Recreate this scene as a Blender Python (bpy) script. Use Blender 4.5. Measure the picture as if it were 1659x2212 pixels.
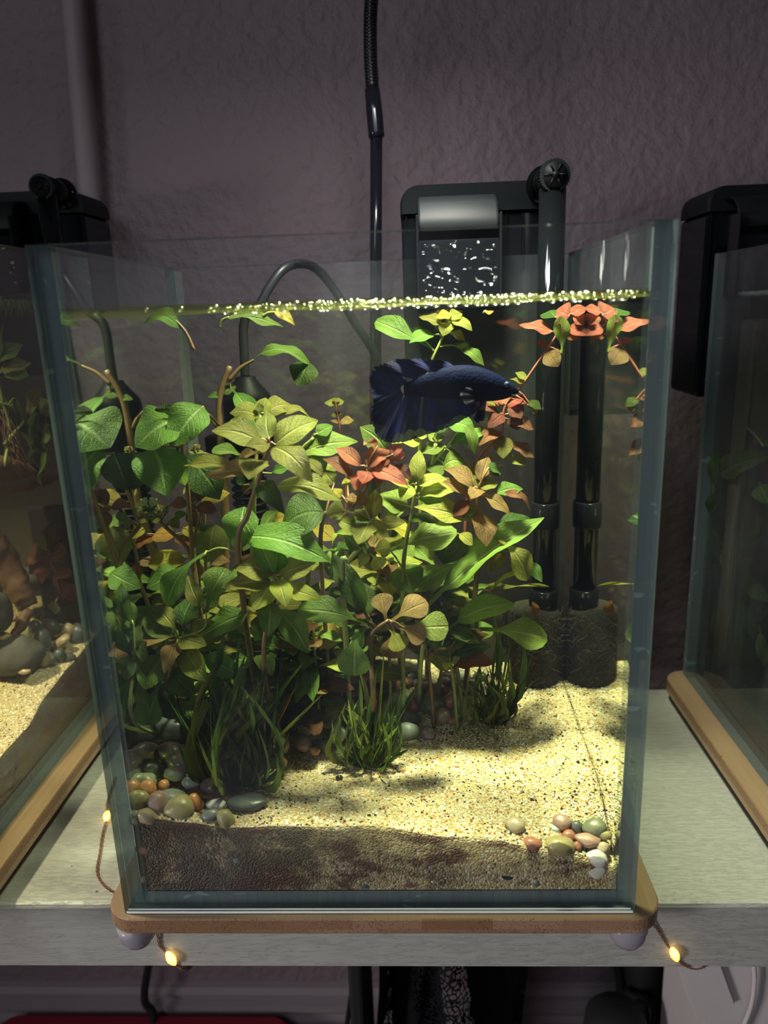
import bpy, bmesh, math, random
from mathutils import Vector, Matrix, noise
random.seed(7)
for o in list(bpy.data.objects): bpy.data.objects.remove(o)
S = bpy.context.scene
COL = S.collection
V = Vector
# ------------------------------------------------------------------ camera
CP = V((.14918, -.30081, .28434)); YAW, PITCH, ROLL, FPX = -.04431, .26284, -.03547, 1609.4
_fw = V((math.sin(YAW)*math.cos(PITCH), math.cos(YAW)*math.cos(PITCH), -math.sin(PITCH)))
_r = V((math.cos(YAW), -math.sin(YAW), 0)); _u = _r.cross(_fw)
_r, _u = math.cos(ROLL)*_r+math.sin(ROLL)*_u, -math.sin(ROLL)*_r+math.cos(ROLL)*_u
cam = bpy.data.cameras.new('camera'); camo = bpy.data.objects.new('camera', cam); COL.objects.link(camo)
camo.matrix_world = Matrix(((_r.x, _u.x, -_fw.x, CP.x), (_r.y, _u.y, -_fw.y, CP.y), (_r.z, _u.z, -_fw.z, CP.z), (0, 0, 0, 1)))
cam.sensor_fit = 'HORIZONTAL'; cam.sensor_width = 36; cam.lens = FPX/1659*36; cam.clip_start = .01
cam.dof.use_dof = True; cam.dof.focus_distance = .41; cam.dof.aperture_fstop = 11
S.camera = camo
S.view_settings.view_transform = 'Standard'; S.view_settings.look = 'None'
S.view_settings.gamma = 1; S.view_settings.exposure = 0; S.view_settings.use_curve_mapping = False
# ------------------------------------------------------------------ world and lights
w = bpy.data.worlds.new('room_fill'); S.world = w; w.use_nodes = True
w.node_tree.nodes['Background'].inputs[0].default_value = (.80, .86, 1, 1)
w.node_tree.nodes['Background'].inputs[1].default_value = .055
def area(name, loc, aim, sx, sy, power, col=(1, 1, 1), spread=180):
    l = bpy.data.lights.new(name, 'AREA'); l.shape = 'RECTANGLE'; l.size = sx; l.size_y = sy; l.energy = power; l.color = col
    l.spread = math.radians(spread)
    o = bpy.data.objects.new(name, l); COL.objects.link(o); o.location = loc
    o.rotation_euler = (V(aim)-V(loc)).to_track_quat('-Z', 'Y').to_euler(); return o
area('tank_lamp_light', (.165, .072, .462), (.165, .060, 0), .055, .040, 2.0, (1, .97, .82), 88)
area('tank_lamp_spill', (.140, .110, .4625), (.140, .135, 0), .06, .04, .40, (.95, .96, 1.0), 180)
area('left_tank_lamp_light', (-.240, .06, .50), (-.190, .06, 0), .04, .03, 1.5, (1, .94, .80), 70)
area('front_fill_light', (-.6, -1.9, 1.3), (.1, .1, .0), .7, .9, 7.0, (.84, .90, 1.0))  # unseen fill added to brighten the front faces; no window is known there
area('shelf_fill_light', (-1.6, -1.2, .12), (.10, .02, -.06), .45, .45, .95, (1, .95, .92), 34)  # narrow fill added to lift the shelf front, not a known lamp
try:
    S.cycles.transparent_max_bounces = 26; S.cycles.max_bounces = 8; S.cycles.caustics_reflective = False; S.cycles.caustics_refractive = False
except Exception: pass
# ------------------------------------------------------------------ pixel rays of the photograph -> world points at true depths
def ray(x, y): return _fw+_r*((x-829.5)/FPX)-_u*((y-1106)/FPX)
def AY(x, y, Y): d = ray(x, y); return CP+d*((Y-CP.y)/d.y)
def AZ(x, y, Z): d = ray(x, y); return CP+d*((Z-CP.z)/d.z)
def AX(x, y, X): d = ray(x, y); return CP+d*((X-CP.x)/d.x)
# ------------------------------------------------------------------ materials
class NT:
    def __init__(s, name):
        s.m = bpy.data.materials.new(name); s.m.use_nodes = True; s.t = s.m.node_tree; s.t.nodes.clear()
        s.out = s.n('ShaderNodeOutputMaterial')
    def n(s, typ, ins=None, **kw):
        nd = s.t.nodes.new(typ)
        for k, v in kw.items(): setattr(nd, k, v)
        for k, v in (ins or {}).items():
            if isinstance(v, bpy.types.NodeSocket): s.t.links.new(v, nd.inputs[k])
            else: nd.inputs[k].default_value = v
        return nd
    def ramp(s, fac, stops, interp='LINEAR'):
        r = s.n('ShaderNodeValToRGB', {0: fac}); r.color_ramp.interpolation = interp
        e = r.color_ramp.elements
        while len(e) > 1: e.remove(e[-1])
        e[0].position = stops[0][0]; e[0].color = c4(stops[0][1])
        for p, c in stops[1:]:
            k = e.new(p); k.color = c4(c)
        return r.outputs[0]
    def math(s, op, a, b=0, c=0): return s.n('ShaderNodeMath', {0: a, 1: b, 2: c}, operation=op).outputs[0]
    def mix(s, f, a, b, mode='MIX'):
        n = s.n('ShaderNodeMix', {0: f}, data_type='RGBA', blend_type=mode)
        for i, v in ((6, a), (7, b)):
            if isinstance(v, bpy.types.NodeSocket): s.t.links.new(v, n.inputs[i])
            else: n.inputs[i].default_value = c4(v)
        return n.outputs[2]
    def noise(s, vec, scale, detail=3, rough=.55):
        return s.n('ShaderNodeTexNoise', {'Vector': vec, 'Scale': scale, 'Detail': detail, 'Roughness': rough}).outputs['Fac']
    def bump(s, h, strength=.5, dist=.001): return s.n('ShaderNodeBump', {'Height': h, 'Strength': strength, 'Distance': dist}).outputs[0]
    def obj(s): return s.n('ShaderNodeTexCoord').outputs['Object']
    def scale(s, vec, sc): return s.n('ShaderNodeMapping', {'Vector': vec, 'Scale': sc}).outputs[0]
    def pbr(s, **kw):
        d = {}
        for k, v in kw.items(): d[k.replace('_', ' ')] = (c4(v) if k == 'Base_Color' and not isinstance(v, bpy.types.NodeSocket) else v)
        b = s.n('ShaderNodeBsdfPrincipled', d); s.t.links.new(b.outputs[0], s.out.inputs[0]); return s.m
    def surf(s, sh): s.t.links.new(sh, s.out.inputs[0]); return s.m
def c4(c): return (c[0], c[1], c[2], 1) if len(c) == 3 else c
def plain(name, c, rough=.5, var=.15, bumpk=.15, sc=60, coat=0, spec=.5):
    t = NT(name); o = t.obj(); nz = t.noise(o, sc)
    col = t.mix(nz, [x*(1-var) for x in c], [min(1, x*(1+var)) for x in c])
    return t.pbr(Base_Color=col, Roughness=rough, Normal=t.bump(nz, bumpk, .0004), Coat_Weight=coat, Specular_IOR_Level=spec)
def clear(name, ior, tint, rough=.01, haze=0, hazecol=(.5, .55, .6), smear=0, tir=False):
    t = NT(name)
    if tir: fr = t.n('ShaderNodeFresnel', {'IOR': ior}).outputs[0]
    else:      # thin clear sheet: same reflectance from both sides
        g = t.n('ShaderNodeNewGeometry').outputs; dt = t.math('ABSOLUTE', t.n('ShaderNodeVectorMath', {0: g['Incoming'], 1: g['Normal']}, operation='DOT_PRODUCT').outputs['Value'])
        f0 = ((ior-1)/(ior+1))**2; fr = t.math('MULTIPLY_ADD', t.math('POWER', t.math('SUBTRACT', 1, dt), 5), 1-f0, f0)
    tr = t.n('ShaderNodeBsdfTransparent', {0: c4(tint)}).outputs[0]
    if haze:
        df = t.n('ShaderNodeBsdfDiffuse', {0: c4(hazecol)}).outputs[0]
        f = haze
        if smear:
            nz = t.noise(t.scale(t.obj(), (30, 30, 9)), 1, 5); f = t.math('MULTIPLY', t.ramp(nz, [(.45, (0, 0, 0)), (.75, (1, 1, 1))]), smear); f = t.math('ADD', f, haze)
        tr = t.n('ShaderNodeMixShader', {0: f, 1: tr, 2: df}).outputs[0]
    gl = t.n('ShaderNodeBsdfGlossy', {0: (1, 1, 1, 1), 'Roughness': rough}).outputs[0]
    return t.surf(t.n('ShaderNodeMixShader', {0: fr, 1: tr, 2: gl}).outputs[0])
M = {}
M['glass'] = clear('tank_glass', 1.42, (.985, .995, .99), .01, .006, (.5, .55, .6), .03)
M['glass_side'] = clear('tank_side_glass', 1.42, (.97, .985, .98), .01, .012, (.5, .55, .6), .02)
M['glass_dark'] = clear('right_tank_glass', 1.42, (.80, .83, .84), .01, .02, (.4, .43, .5), .05)
M['water_wall'] = clear('water_side', 1.30, (.97, .98, .96), .035, tir=True)
M['water_front'] = clear('water_front', 1.05, (1, 1, 1), .01)
def water_top():
    t = NT('water_surface'); o = t.obj()
    b = t.bump(t.noise(o, 90, 3), .35, .0025)
    fr = t.n('ShaderNodeFresnel', {'IOR': 1.33, 'Normal': b}).outputs[0]
    tr = t.n('ShaderNodeBsdfTransparent', {0: (.97, .98, .94, 1)}).outputs[0]
    gl = t.n('ShaderNodeBsdfGlossy', {0: (1, 1, 1, 1), 'Roughness': .03, 'Normal': b}).outputs[0]
    return t.surf(t.n('ShaderNodeMixShader', {0: fr, 1: tr, 2: gl}).outputs[0])
M['water_top'] = water_top()
for k in ('water_wall', 'water_front', 'water_top'):
    t = M[k].node_tree; v = t.nodes.new('ShaderNodeVolumeAbsorption'); v.inputs['Color'].default_value = (.60, .74, .15, 1); v.inputs['Density'].default_value = 1.3
    t.links.new(v.outputs[0], [n for n in t.nodes if n.type == 'OUTPUT_MATERIAL'][0].inputs['Volume'])
for k, col_, dn in (('left_water', (.70, .68, .50, 1), 8), ('right_water', (.35, .33, .30, 1), 16)):
    M[k] = M['water_front'].copy(); M[k].name = k
    v = [n for n in M[k].node_tree.nodes if n.type == 'VOLUME_ABSORPTION'][0]; v.inputs['Color'].default_value = col_; v.inputs['Density'].default_value = dn
def edge_mat():
    t = NT('glass_edge'); o = t.obj()
    nz = t.noise(t.scale(o, (400, 400, 12)), 1, 3)
    chips = t.noise(t.scale(o, (60, 60, 160)), 1, 2)
    col = t.mix(nz, (.11, .15, .165), (.25, .31, .33)); col = t.mix(t.ramp(chips, [(.66, (0, 0, 0)), (.70, (1, 1, 1))]), col, (.30, .42, .42))
    p = t.n('ShaderNodeBsdfPrincipled', {'Base Color': col, 'Roughness': .12, 'Emission Strength': 0}).outputs[0]
    tr = t.n('ShaderNodeBsdfTransparent', {0: (.42, .52, .54, 1)}).outputs[0]
    return t.surf(t.n('ShaderNodeMixShader', {0: .62, 1: tr, 2: p}).outputs[0])
M['edge'] = edge_mat()
def translucent(name, col, tr, k=.5, rough=.3):
    t = NT(name)
    p = t.n('ShaderNodeBsdfPrincipled', {'Base Color': c4(col), 'Roughness': rough, 'Specular IOR Level': .25}).outputs[0]
    q = t.n('ShaderNodeBsdfTransparent', {0: c4(tr)}).outputs[0]
    return t.surf(t.n('ShaderNodeMixShader', {0: k, 1: q, 2: p}).outputs[0])
M['silicone'] = translucent('silicone', (.38, .44, .42), (.9, .95, .92), .16)
M['white_bead'] = translucent('white_bead', (.92, .97, .97), (.9, .95, .92), .97)
M['meniscus'] = translucent('algae_ring', (.22, .23, .045), (.72, .75, .42), .42, .3)
M['gel'] = translucent('clear_gel_foot', (.42, .38, .44), (.75, .72, .78), .62, .15)
M['smoky'] = translucent('smoky_plastic', (.007, .008, .010), (.10, .11, .13), .88, .12)
M['tube_clear'] = translucent('smoky_tube', (.004, .005, .0055), (.22, .24, .25), .74, .07)
M['black'] = plain('black_plastic', (.0035, .004, .005), .5, .2, .05, spec=.1)
M['lid'] = plain('dark_grey_plastic', (.008, .010, .011), .55, .15, .08, 400, spec=.14)
M['pole'] = plain('black_enamel', (.010, .011, .016), .16, .1, .02)
M['rubber'] = plain('black_rubber', (.012, .014, .016), .42, .2, .05)
M['deepblack'] = plain('matt_black', (.008, .008, .009), .8, .2, .3)
M['white_plastic'] = plain('white_plastic', (.55, .50, .50), .4, .04, .05)
def wall_mat(name, c, sc=150, k=.55):
    t = NT(name); o = t.obj(); a = t.noise(o, sc, 4, .5); b = t.noise(o, 7, 3)
    col = t.mix(b, [x*.9 for x in c], [x*1.08 for x in c])
    return t.pbr(Base_Color=col, Roughness=.55, Normal=t.bump(t.ramp(a, [(.35, (0, 0, 0)), (.65, (1, 1, 1))]), k, .0022), Specular_IOR_Level=.35)
M['wall'] = wall_mat('plaster_wall', (.255, .19, .212), 110)
M['trim'] = wall_mat('gloss_trim', (.33, .27, .29), 40, .1)
def shelf_mat():
    t = NT('painted_shelf'); o = t.obj()
    st = t.noise(t.scale(o, (25, 420, 420)), 1, 4, .6); cr = t.noise(t.scale(o, (120, 600, 600)), 1, 5, .7); big = t.noise(o, 14, 3)
    col = t.mix(st, (.36, .355, .33), (.50, .495, .46)); col = t.mix(t.math('MULTIPLY', big, .35), col, (.32, .31, .28))
    sp = t.ramp(t.noise(o, 260, 2), [(.76, (0, 0, 0)), (.79, (1, 1, 1))]); col = t.mix(sp, col, (.08, .07, .05))
    h = t.math('ADD', st, t.math('MULTIPLY', t.ramp(cr, [(.5, (0, 0, 0)), (.62, (1, 1, 1))]), .5))
    return t.pbr(Base_Color=col, Roughness=.42, Normal=t.bump(h, .6, .0009))
M['shelf'] = shelf_mat()
def bamboo(end=False):
    t = NT('bamboo_end' if end else 'bamboo_top'); o = t.obj()
    if end:
        br = t.n('ShaderNodeTexBrick', {'Vector': t.n('ShaderNodeMapping', {'Vector': o, 'Rotation': (math.pi/2, 0, 0), 'Location': (.01, 0, 0)}).outputs[0], 'Scale': 1, 'Brick Width': .034, 'Row Height': .0062, 'Mortar Size': 0.00008,
            'Color1': (.24, .13, .07, 1), 'Color2': (.40, .25, .165, 1), 'Mortar': (.22, .11, .05, 1)}, offset=.37)
        d = t.n('ShaderNodeTexVoronoi', {'Vector': t.scale(o, (1, .3, 1)), 'Scale': 900}).outputs['Distance']
        dm = t.ramp(d, [(.18, (0, 0, 0)), (.36, (1, 1, 1))])
        k = t.ramp(t.noise(o, 28, 2), [(.40, (.25, .25, .25)), (.62, (.95, .95, .95))])
        col = t.mix(t.math('MULTIPLY', t.math('SUBTRACT', 1, dm), k), br.outputs[0], (.10, .045, .02))
        return t.pbr(Base_Color=col, Roughness=.38, Normal=t.bump(dm, .3, .0003))
    st = t.noise(t.scale(o, (700, 6, 700)), 1, 4, .7); st2 = t.noise(t.scale(o, (130, 2, 130)), 1, 3)
    col = t.mix(st, (.19, .115, .06), (.40, .28, .17)); col = t.mix(t.math('MULTIPLY', st2, .6), col, (.28, .19, .115))
    return t.pbr(Base_Color=col, Roughness=.35, Normal=t.bump(st, .25, .0004))
M['bamboo'] = bamboo(); M['bamboo_end'] = bamboo(True)
def sand_mat(front=False, dark=1, name='sand'):
    t = NT(name+('_section' if front else '_top')); o = t.obj()
    vo = t.n('ShaderNodeTexVoronoi', {'Vector': o, 'Scale': 900}); r = vo.outputs['Color']
    sx = t.n('ShaderNodeSeparateColor', {0: r}).outputs[0]
    col = t.ramp(sx, [(0, (.045, .035, .025)), (.05, (.20, .14, .075)), (.10, (.40, .30, .155)), (.45, (.56, .45, .24)), (.72, (.66, .55, .33)), (.86, (.55, .33, .12)), (.89, (.80, .74, .60)), (1, (.86, .83, .74))])
    big = t.noise(o, 38, 4); col = t.mix(t.ramp(big, [(.48, (0, 0, 0)), (.7, (.5, .5, .5))]), col, (.40, .34, .12))
    bmp = t.bump(vo.outputs['Distance'], .8, -.0009)
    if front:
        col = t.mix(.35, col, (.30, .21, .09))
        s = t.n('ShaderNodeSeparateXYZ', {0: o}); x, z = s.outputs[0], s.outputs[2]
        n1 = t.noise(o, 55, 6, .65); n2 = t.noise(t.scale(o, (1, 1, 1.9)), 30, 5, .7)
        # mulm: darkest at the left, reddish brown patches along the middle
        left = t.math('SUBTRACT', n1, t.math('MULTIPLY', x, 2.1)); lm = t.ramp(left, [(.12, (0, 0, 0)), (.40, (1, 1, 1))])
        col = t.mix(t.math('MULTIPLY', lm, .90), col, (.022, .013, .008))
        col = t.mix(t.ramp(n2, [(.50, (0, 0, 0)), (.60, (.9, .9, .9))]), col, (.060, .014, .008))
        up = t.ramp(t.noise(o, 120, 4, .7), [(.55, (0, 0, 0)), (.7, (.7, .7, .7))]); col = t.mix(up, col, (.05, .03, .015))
    return t.pbr(Base_Color=col, Roughness=.55, Normal=bmp)
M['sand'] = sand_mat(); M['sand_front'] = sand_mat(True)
def leaf_mat(name, c, c2, vein, trk=.45, rough=.40):
    c = [x*.62*k for x, k in zip(c, (1, .95, .7))]; c2 = [x*.66*k for x, k in zip(c2, (1, .95, .7))]; vein = [x*.8 for x in vein]
    t = NT('leaf_'+name); uv = t.n('ShaderNodeTexCoord').outputs['UV']; s = t.n('ShaderNodeSeparateXYZ', {0: uv}); u, v = s.outputs[0], s.outputs[1]
    ri = t.n('ShaderNodeObjectInfo').outputs['Random']
    au = t.math('ABSOLUTE', t.math('SUBTRACT', u, .5))
    mid = t.ramp(au, [(0, (1, 1, 1)), (.030, (.6, .6, .6)), (.055, (0, 0, 0))])
    w_ = t.math('SUBTRACT', v, t.math('MULTIPLY', au, .75)); sw = t.math('ABSOLUTE', t.math('SINE', t.math('MULTIPLY', w_, 22.0)))
    side = t.math('MULTIPLY', t.ramp(sw, [(0, (1, 1, 1)), (.22, (0, 0, 0))]), .55)
    vn = t.math('MAXIMUM', mid, side)
    o = t.obj(); nz = t.noise(o, 3.5, 4); fine = t.noise(uv, 26, 4)
    col = t.mix(t.ramp(nz, [(.35, (0, 0, 0)), (.65, (1, 1, 1))]), c, c2)
    col = t.mix(t.math('MULTIPLY', t.ramp(fine, [(.42, (0, 0, 0)), (.66, (1, 1, 1))]), .35), col, [x*.55 for x in c]); col = t.mix(t.math('MULTIPLY', vn, .75), col, vein)
    sp = t.ramp(t.noise(uv, 30, 2), [(.70, (0, 0, 0)), (.76, (.6, .6, .6))]); col = t.mix(sp, col, [x*.35 for x in c])
    hs = t.n('ShaderNodeHueSaturation', {'Hue': t.math('MULTIPLY_ADD', ri, .035, .4825), 'Saturation': 1, 'Value': t.math('MULTIPLY_ADD', ri, .45, .78), 'Color': col}).outputs[0]
    b = t.bump(t.math('SUBTRACT', t.math('MULTIPLY', fine, .9), vn), .7, .0011)
    p = t.n('ShaderNodeBsdfPrincipled', {'Base Color': hs, 'Roughness': rough, 'Normal': b, 'Specular IOR Level': .35}).outputs[0]
    tl = t.n('ShaderNodeBsdfTranslucent', {'Color': t.mix(.35, hs, [min(1, x*1.6) for x in c2])}).outputs[0]
    return t.surf(t.n('ShaderNodeMixShader', {0: trk, 1: p, 2: tl}).outputs[0])
LM = {
 'g': leaf_mat('green', (.125, .265, .045), (.19, .35, .06), (.42, .55, .20)),
 'b': leaf_mat('bright_green', (.21, .36, .065), (.30, .45, .10), (.58, .62, .25)),
 'o': leaf_mat('olive', (.25, .29, .055), (.36, .38, .09), (.50, .50, .20)),
 'y': leaf_mat('yellow_green', (.40, .50, .08), (.55, .60, .13), (.65, .70, .30)),
 'k': leaf_mat('bronze', (.30, .20, .085), (.44, .29, .14), (.50, .35, .15)),
 'm': leaf_mat('maroon', (.20, .075, .05), (.34, .13, .09), (.40, .18, .12)),
 'r': leaf_mat('red', (.52, .13, .10), (.68, .24, .17), (.72, .36, .26)),
 'Y': leaf_mat('yellow', (.60, .50, .07), (.72, .62, .12), (.50, .40, .08)),
 'O': leaf_mat('orange', (.50, .20, .04), (.62, .33, .08), (.35, .15, .05)),
 'd': leaf_mat('dark_green', (.055, .12, .02), (.09, .18, .03), (.14, .22, .06)),
 'n': leaf_mat('brown', (.13, .055, .025), (.20, .09, .04), (.2, .1, .05)),
}
M['stem_green'] = plain('green_stem', (.20, .24, .06), .4, .3, .3, 300)
M['stem_brown'] = plain('brown_stem', (.17, .10, .045), .45, .35, .3, 300)
M['stem_red'] = plain('red_stem', (.22, .07, .04), .45, .35, .3, 300)
# ------------------------------------------------------------------ mesh helpers
def link(name, me, mats=None, parent=None, smooth=True):
    if isinstance(me, bmesh.types.BMesh):
        bm = me; me = bpy.data.meshes.new(name); bm.to_mesh(me); bm.free()
    if smooth:
        me.polygons.foreach_set('use_smooth', [True]*len(me.polygons))
    o = bpy.data.objects.new(name, me); COL.objects.link(o)
    for m in (mats if isinstance(mats, (list, tuple)) else [mats] if mats else []): me.materials.append(m)
    if parent:
        o.parent = parent; q = parent; a = V((0, 0, 0))
        while q: a += q.location; q = q.parent
        o.location = -a
    return o
def tag(o, label=None, cat=None, group=None, kind=None):
    if label: o['label'] = label
    if cat: o['category'] = cat
    if group: o['group'] = group
    if kind: o['kind'] = kind
    return o
def thing(name, label, cat, loc=(0, 0, 0), group=None):
    o = bpy.data.objects.new(name, None); COL.objects.link(o); o.location = loc; o.empty_display_size = .01
    return tag(o, label, cat, group)
def box(bm, a, b, mi=0, bevel=0, seg=2):
    vs = [bm.verts.new((x, y, z)) for x in (a[0], b[0]) for y in (a[1], b[1]) for z in (a[2], b[2])]
    fs = [bm.faces.new([vs[i] for i in f]) for f in ((0, 1, 3, 2), (4, 6, 7, 5), (0, 4, 5, 1), (2, 3, 7, 6), (0, 2, 6, 4), (1, 5, 7, 3))]
    for f in fs: f.material_index = mi
    if bevel:
        es = list({e for f in fs for e in f.edges})
        r = bmesh.ops.bevel(bm, geom=es, offset=bevel, segments=seg, profile=.5, affect='EDGES')
        for f in r['faces']: f.material_index = mi
    return fs
def BX(name, a, b, mat, parent=None, bevel=.0, smooth=False):
    bm = bmesh.new(); box(bm, a, b, 0, bevel); return link(name, bm, mat, parent, smooth)
def catmull(pts, n=6):
    pts = [V(p) for p in pts]
    if len(pts) < 3: return pts
    P = [pts[0]*2-pts[1]]+pts+[pts[-1]*2-pts[-2]]; out = []
    for i in range(1, len(P)-2):
        for k in range(n):
            t = k/n; a, b, c, d = P[i-1:i+3]
            out.append(.5*((2*b)+(c-a)*t+(2*a-5*b+4*c-d)*t*t+(3*b-a-3*c+d)*t**3))
    out.append(pts[-1]); return out
def tube(bm, pts, rad, seg=8, mi=0, cap=True, smoothn=0):
    if smoothn: pts = catmull(pts, smoothn)
    pts = [V(p) for p in pts]; n = len(pts)
    R_ = rad if callable(rad) else (lambda t: rad)
    rings = []; up = V((0, 0, 1)); prev = None
    for i, p in enumerate(pts):
        d = (pts[min(i+1, n-1)]-pts[max(i-1, 0)])
        if d.length < 1e-9: d = V((0, 0, 1))
        d.normalize()
        if prev is None: a = d.orthogonal().normalized()
        else: a = (prev-d*prev.dot(d)).normalized() if (prev-d*prev.dot(d)).length > 1e-6 else d.orthogonal().normalized()
        prev = a; b = d.cross(a); r = R_(i/(n-1))
        rings.append([bm.verts.new(p+(a*math.cos(2*math.pi*k/seg)+b*math.sin(2*math.pi*k/seg))*r) for k in range(seg)])
    for i in range(n-1):
        for k in range(seg):
            f = bm.faces.new((rings[i][k], rings[i][(k+1) % seg], rings[i+1][(k+1) % seg], rings[i+1][k])); f.material_index = mi
    if cap:
        for rg in (rings[0][::-1], rings[-1]):
            f = bm.faces.new(rg); f.material_index = mi
    return bm
def TB(name, pts, rad, mat, parent=None, seg=10, sm=0):
    return link(name, tube(bmesh.new(), pts, rad, seg, 0, True, sm), mat, parent)
def lathe(bm, prof, c, axis='Z', seg=32, mi=0):
    rings = []
    for r, h in prof:
        ring = []
        for k in range(seg):
            a = 2*math.pi*k/seg; x, y = r*math.cos(a), r*math.sin(a)
            p = (x, y, h) if axis == 'Z' else (x, h, y)
            ring.append(bm.verts.new(V(c)+V(p)))
        rings.append(ring)
    for i in range(len(rings)-1):
        for k in range(seg):
            q = (rings[i][k], rings[i][(k+1) % seg], rings[i+1][(k+1) % seg], rings[i+1][k])
            bm.faces.new(q if axis == 'Z' else q[::-1]).material_index = mi
    for rg, fl in ((rings[0], axis == 'Z'), (rings[-1], axis != 'Z')):
        bm.faces.new(rg[::-1] if fl else rg).material_index = mi
    return bm
def rrect(x0, x1, y0, y1, r, n=8):
    pts = []
    for cx, cy, a0 in ((x1-r, y1-r, 0), (x0+r, y1-r, 90), (x0+r, y0+r, 180), (x1-r, y0+r, 270)):
        for k in range(n+1):
            a = math.radians(a0+90*k/n); pts.append((cx+r*math.cos(a), cy+r*math.sin(a)))
    return pts
def prism(bm, pts, a, b, plane='XY', mi=0, side=None, ch=0):
    """extruded outline with a small chamfer"""
    def P(p, h): return (p[0], p[1], h) if plane == 'XY' else ((p[0], h, p[1]) if plane == 'XZ' else (h, p[0], p[1]))
    cx = sum(p[0] for p in pts)/len(pts); cy = sum(p[1] for p in pts)/len(pts)
    def sh(p, k):
        d = V((p[0]-cx, p[1]-cy)); return (p[0]-d.x/d.length*k, p[1]-d.y/d.length*k)
    lv = [(a, ch), (a+ch, 0), (b-ch, 0), (b, ch)] if ch else [(a, 0), (b, 0)]
    R_ = [[bm.verts.new(P(sh(p, k) if k else p, h)) for p in pts] for h, k in lv]; n = len(pts)
    for i in range(len(R_)-1):
        for k in range(n):
            bm.faces.new((R_[i][k], R_[i][(k+1) % n], R_[i+1][(k+1) % n], R_[i+1][k])).material_index = mi if side is None else side
    bm.faces.new(R_[0][::-1]).material_index = mi; bm.faces.new(R_[-1]).material_index = mi
    bmesh.ops.recalc_face_normals(bm, faces=bm.faces); return bm
# ------------------------------------------------------------------ room
W, T, D, H = .25, .0068, .1765, .314        # glass box: width, glass, depth, height
WY = .37; ZS = -.020; SF, SB = .0275, .2535; FZ = -.62
BX('wall_back', (-1.6, WY, FZ), (1.9, WY+.03, 1.3), M['wall']).update_tag(); tag(bpy.data.objects['wall_back'], kind='structure')
fl = BX('floor', (-1.6, -1.2, FZ-.02), (1.9, WY, FZ), plain('floor_boards', (.16, .10, .07), .5), None); tag(fl, kind='structure')
def profile_x(bm, prof, x0, x1):
    a = [bm.verts.new((x0, y, z)) for y, z in prof]; b = [bm.verts.new((x1, y, z)) for y, z in prof]; n = len(prof)
    for k in range(n): bm.faces.new((a[k], a[(k+1) % n], b[(k+1) % n], b[k]))
    bm.faces.new(a[::-1]); bm.faces.new(b); bmesh.ops.recalc_face_normals(bm, faces=bm.faces); return bm
bb = link('baseboard_back', profile_x(bmesh.new(), [(WY, FZ), (WY, -.444), (WY-.006, -.446), (WY-.010, -.452), (WY-.009, -.459), (WY-.016, -.462), (WY-.017, -.469), (WY-.014, -.474), (WY-.018, -.480), (WY-.018, FZ)], -1.6, 1.9), M['trim'], None, False)
tag(bb, kind='structure')
pp = thing('wall_pipe', 'pale painted round pipe running up the wall behind the left tank', 'pipe', (-.115, WY-.016, FZ))
TB('pipe', [AY(204, 560, WY-.016)+V((.0, 0, -.74)), AY(204, 560, WY-.016), AY(158, 0, WY-.016), AY(158, 0, WY-.016)+(AY(158, 0, WY-.016)-AY(204, 560, WY-.016))*1.5], .0085, M['trim'], pp, 20)
for z in (.60, -.28): BX('bracket', (-.13, WY-.012, z), (-.09, WY, z+.012), M['trim'], pp, .002)
# ------------------------------------------------------------------ shelf
sh = thing('shelf', 'white painted wooden shelf with brushed worn paint carrying three aquariums', 'shelf', (.1, SF, ZS-.0427))
prof = [(SF+.0022, ZS), (SF+.0006, ZS-.0008), (SF, ZS-.0028), (SF, ZS-.0412), (SF+.0015, ZS-.0427), (SB, ZS-.0427), (SB, ZS)]
bm = profile_x(bmesh.new(), prof, -.75, 1.05)
link('board', bm, M['shelf'], sh, False)
for x in (-.70, .98):
    for y in (SF+.03, SB-.03): BX('leg', (x-.02, y-.02, FZ), (x+.02, y+.02, ZS-.0427), M['shelf'], sh, .002)
# ------------------------------------------------------------------ bamboo boards and gel feet
def stand(name, label, x0, x1, y0, y1, zt, zb, foot=True, fr=.0095):
    t = thing(name, label, 'stand', ((x0+x1)/2, (y0+y1)/2, zb-.011))
    link('board', prism(bmesh.new(), rrect(x0, x1, y0, y1, .016, 10), zb, zt, 'XY', 0, 1, .0008), [M['bamboo'], M['bamboo_end']], t, False)
    for px, py in ((x0+.0135, y0+.0100), (x1-.0155, y0+.0100), (x0+.0145, y1-.012), (x1-.0145, y1-.012)):
        h = -(ZS-zb) if py > SF+.012 or x0 < -.2 or x0 > .3 else .0150
        bm = lathe(bmesh.new(), [(.0099, 0), (.0098, -h*.35), (.0088, -h*.65), (.0068, -h*.88), (.0040, -h)], (px, py, zb), 'Z', 24)
        link('foot', bm, M['gel'], t)
    return t
stand('bamboo_stand', 'rounded bamboo board on clear gel feet under the middle aquarium', -.0112, .2645, -.0038, .1885, -.0002, -.0090)
stand('bamboo_stand', 'bamboo board under the left aquarium, strip edges showing', -.415, -.0800, -.046, .2500, -.0002, -.0110)
stand('bamboo_stand', 'bamboo board under the dark right aquarium', .3420, .640, .012, .2480, -.0002, -.0110)
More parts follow.
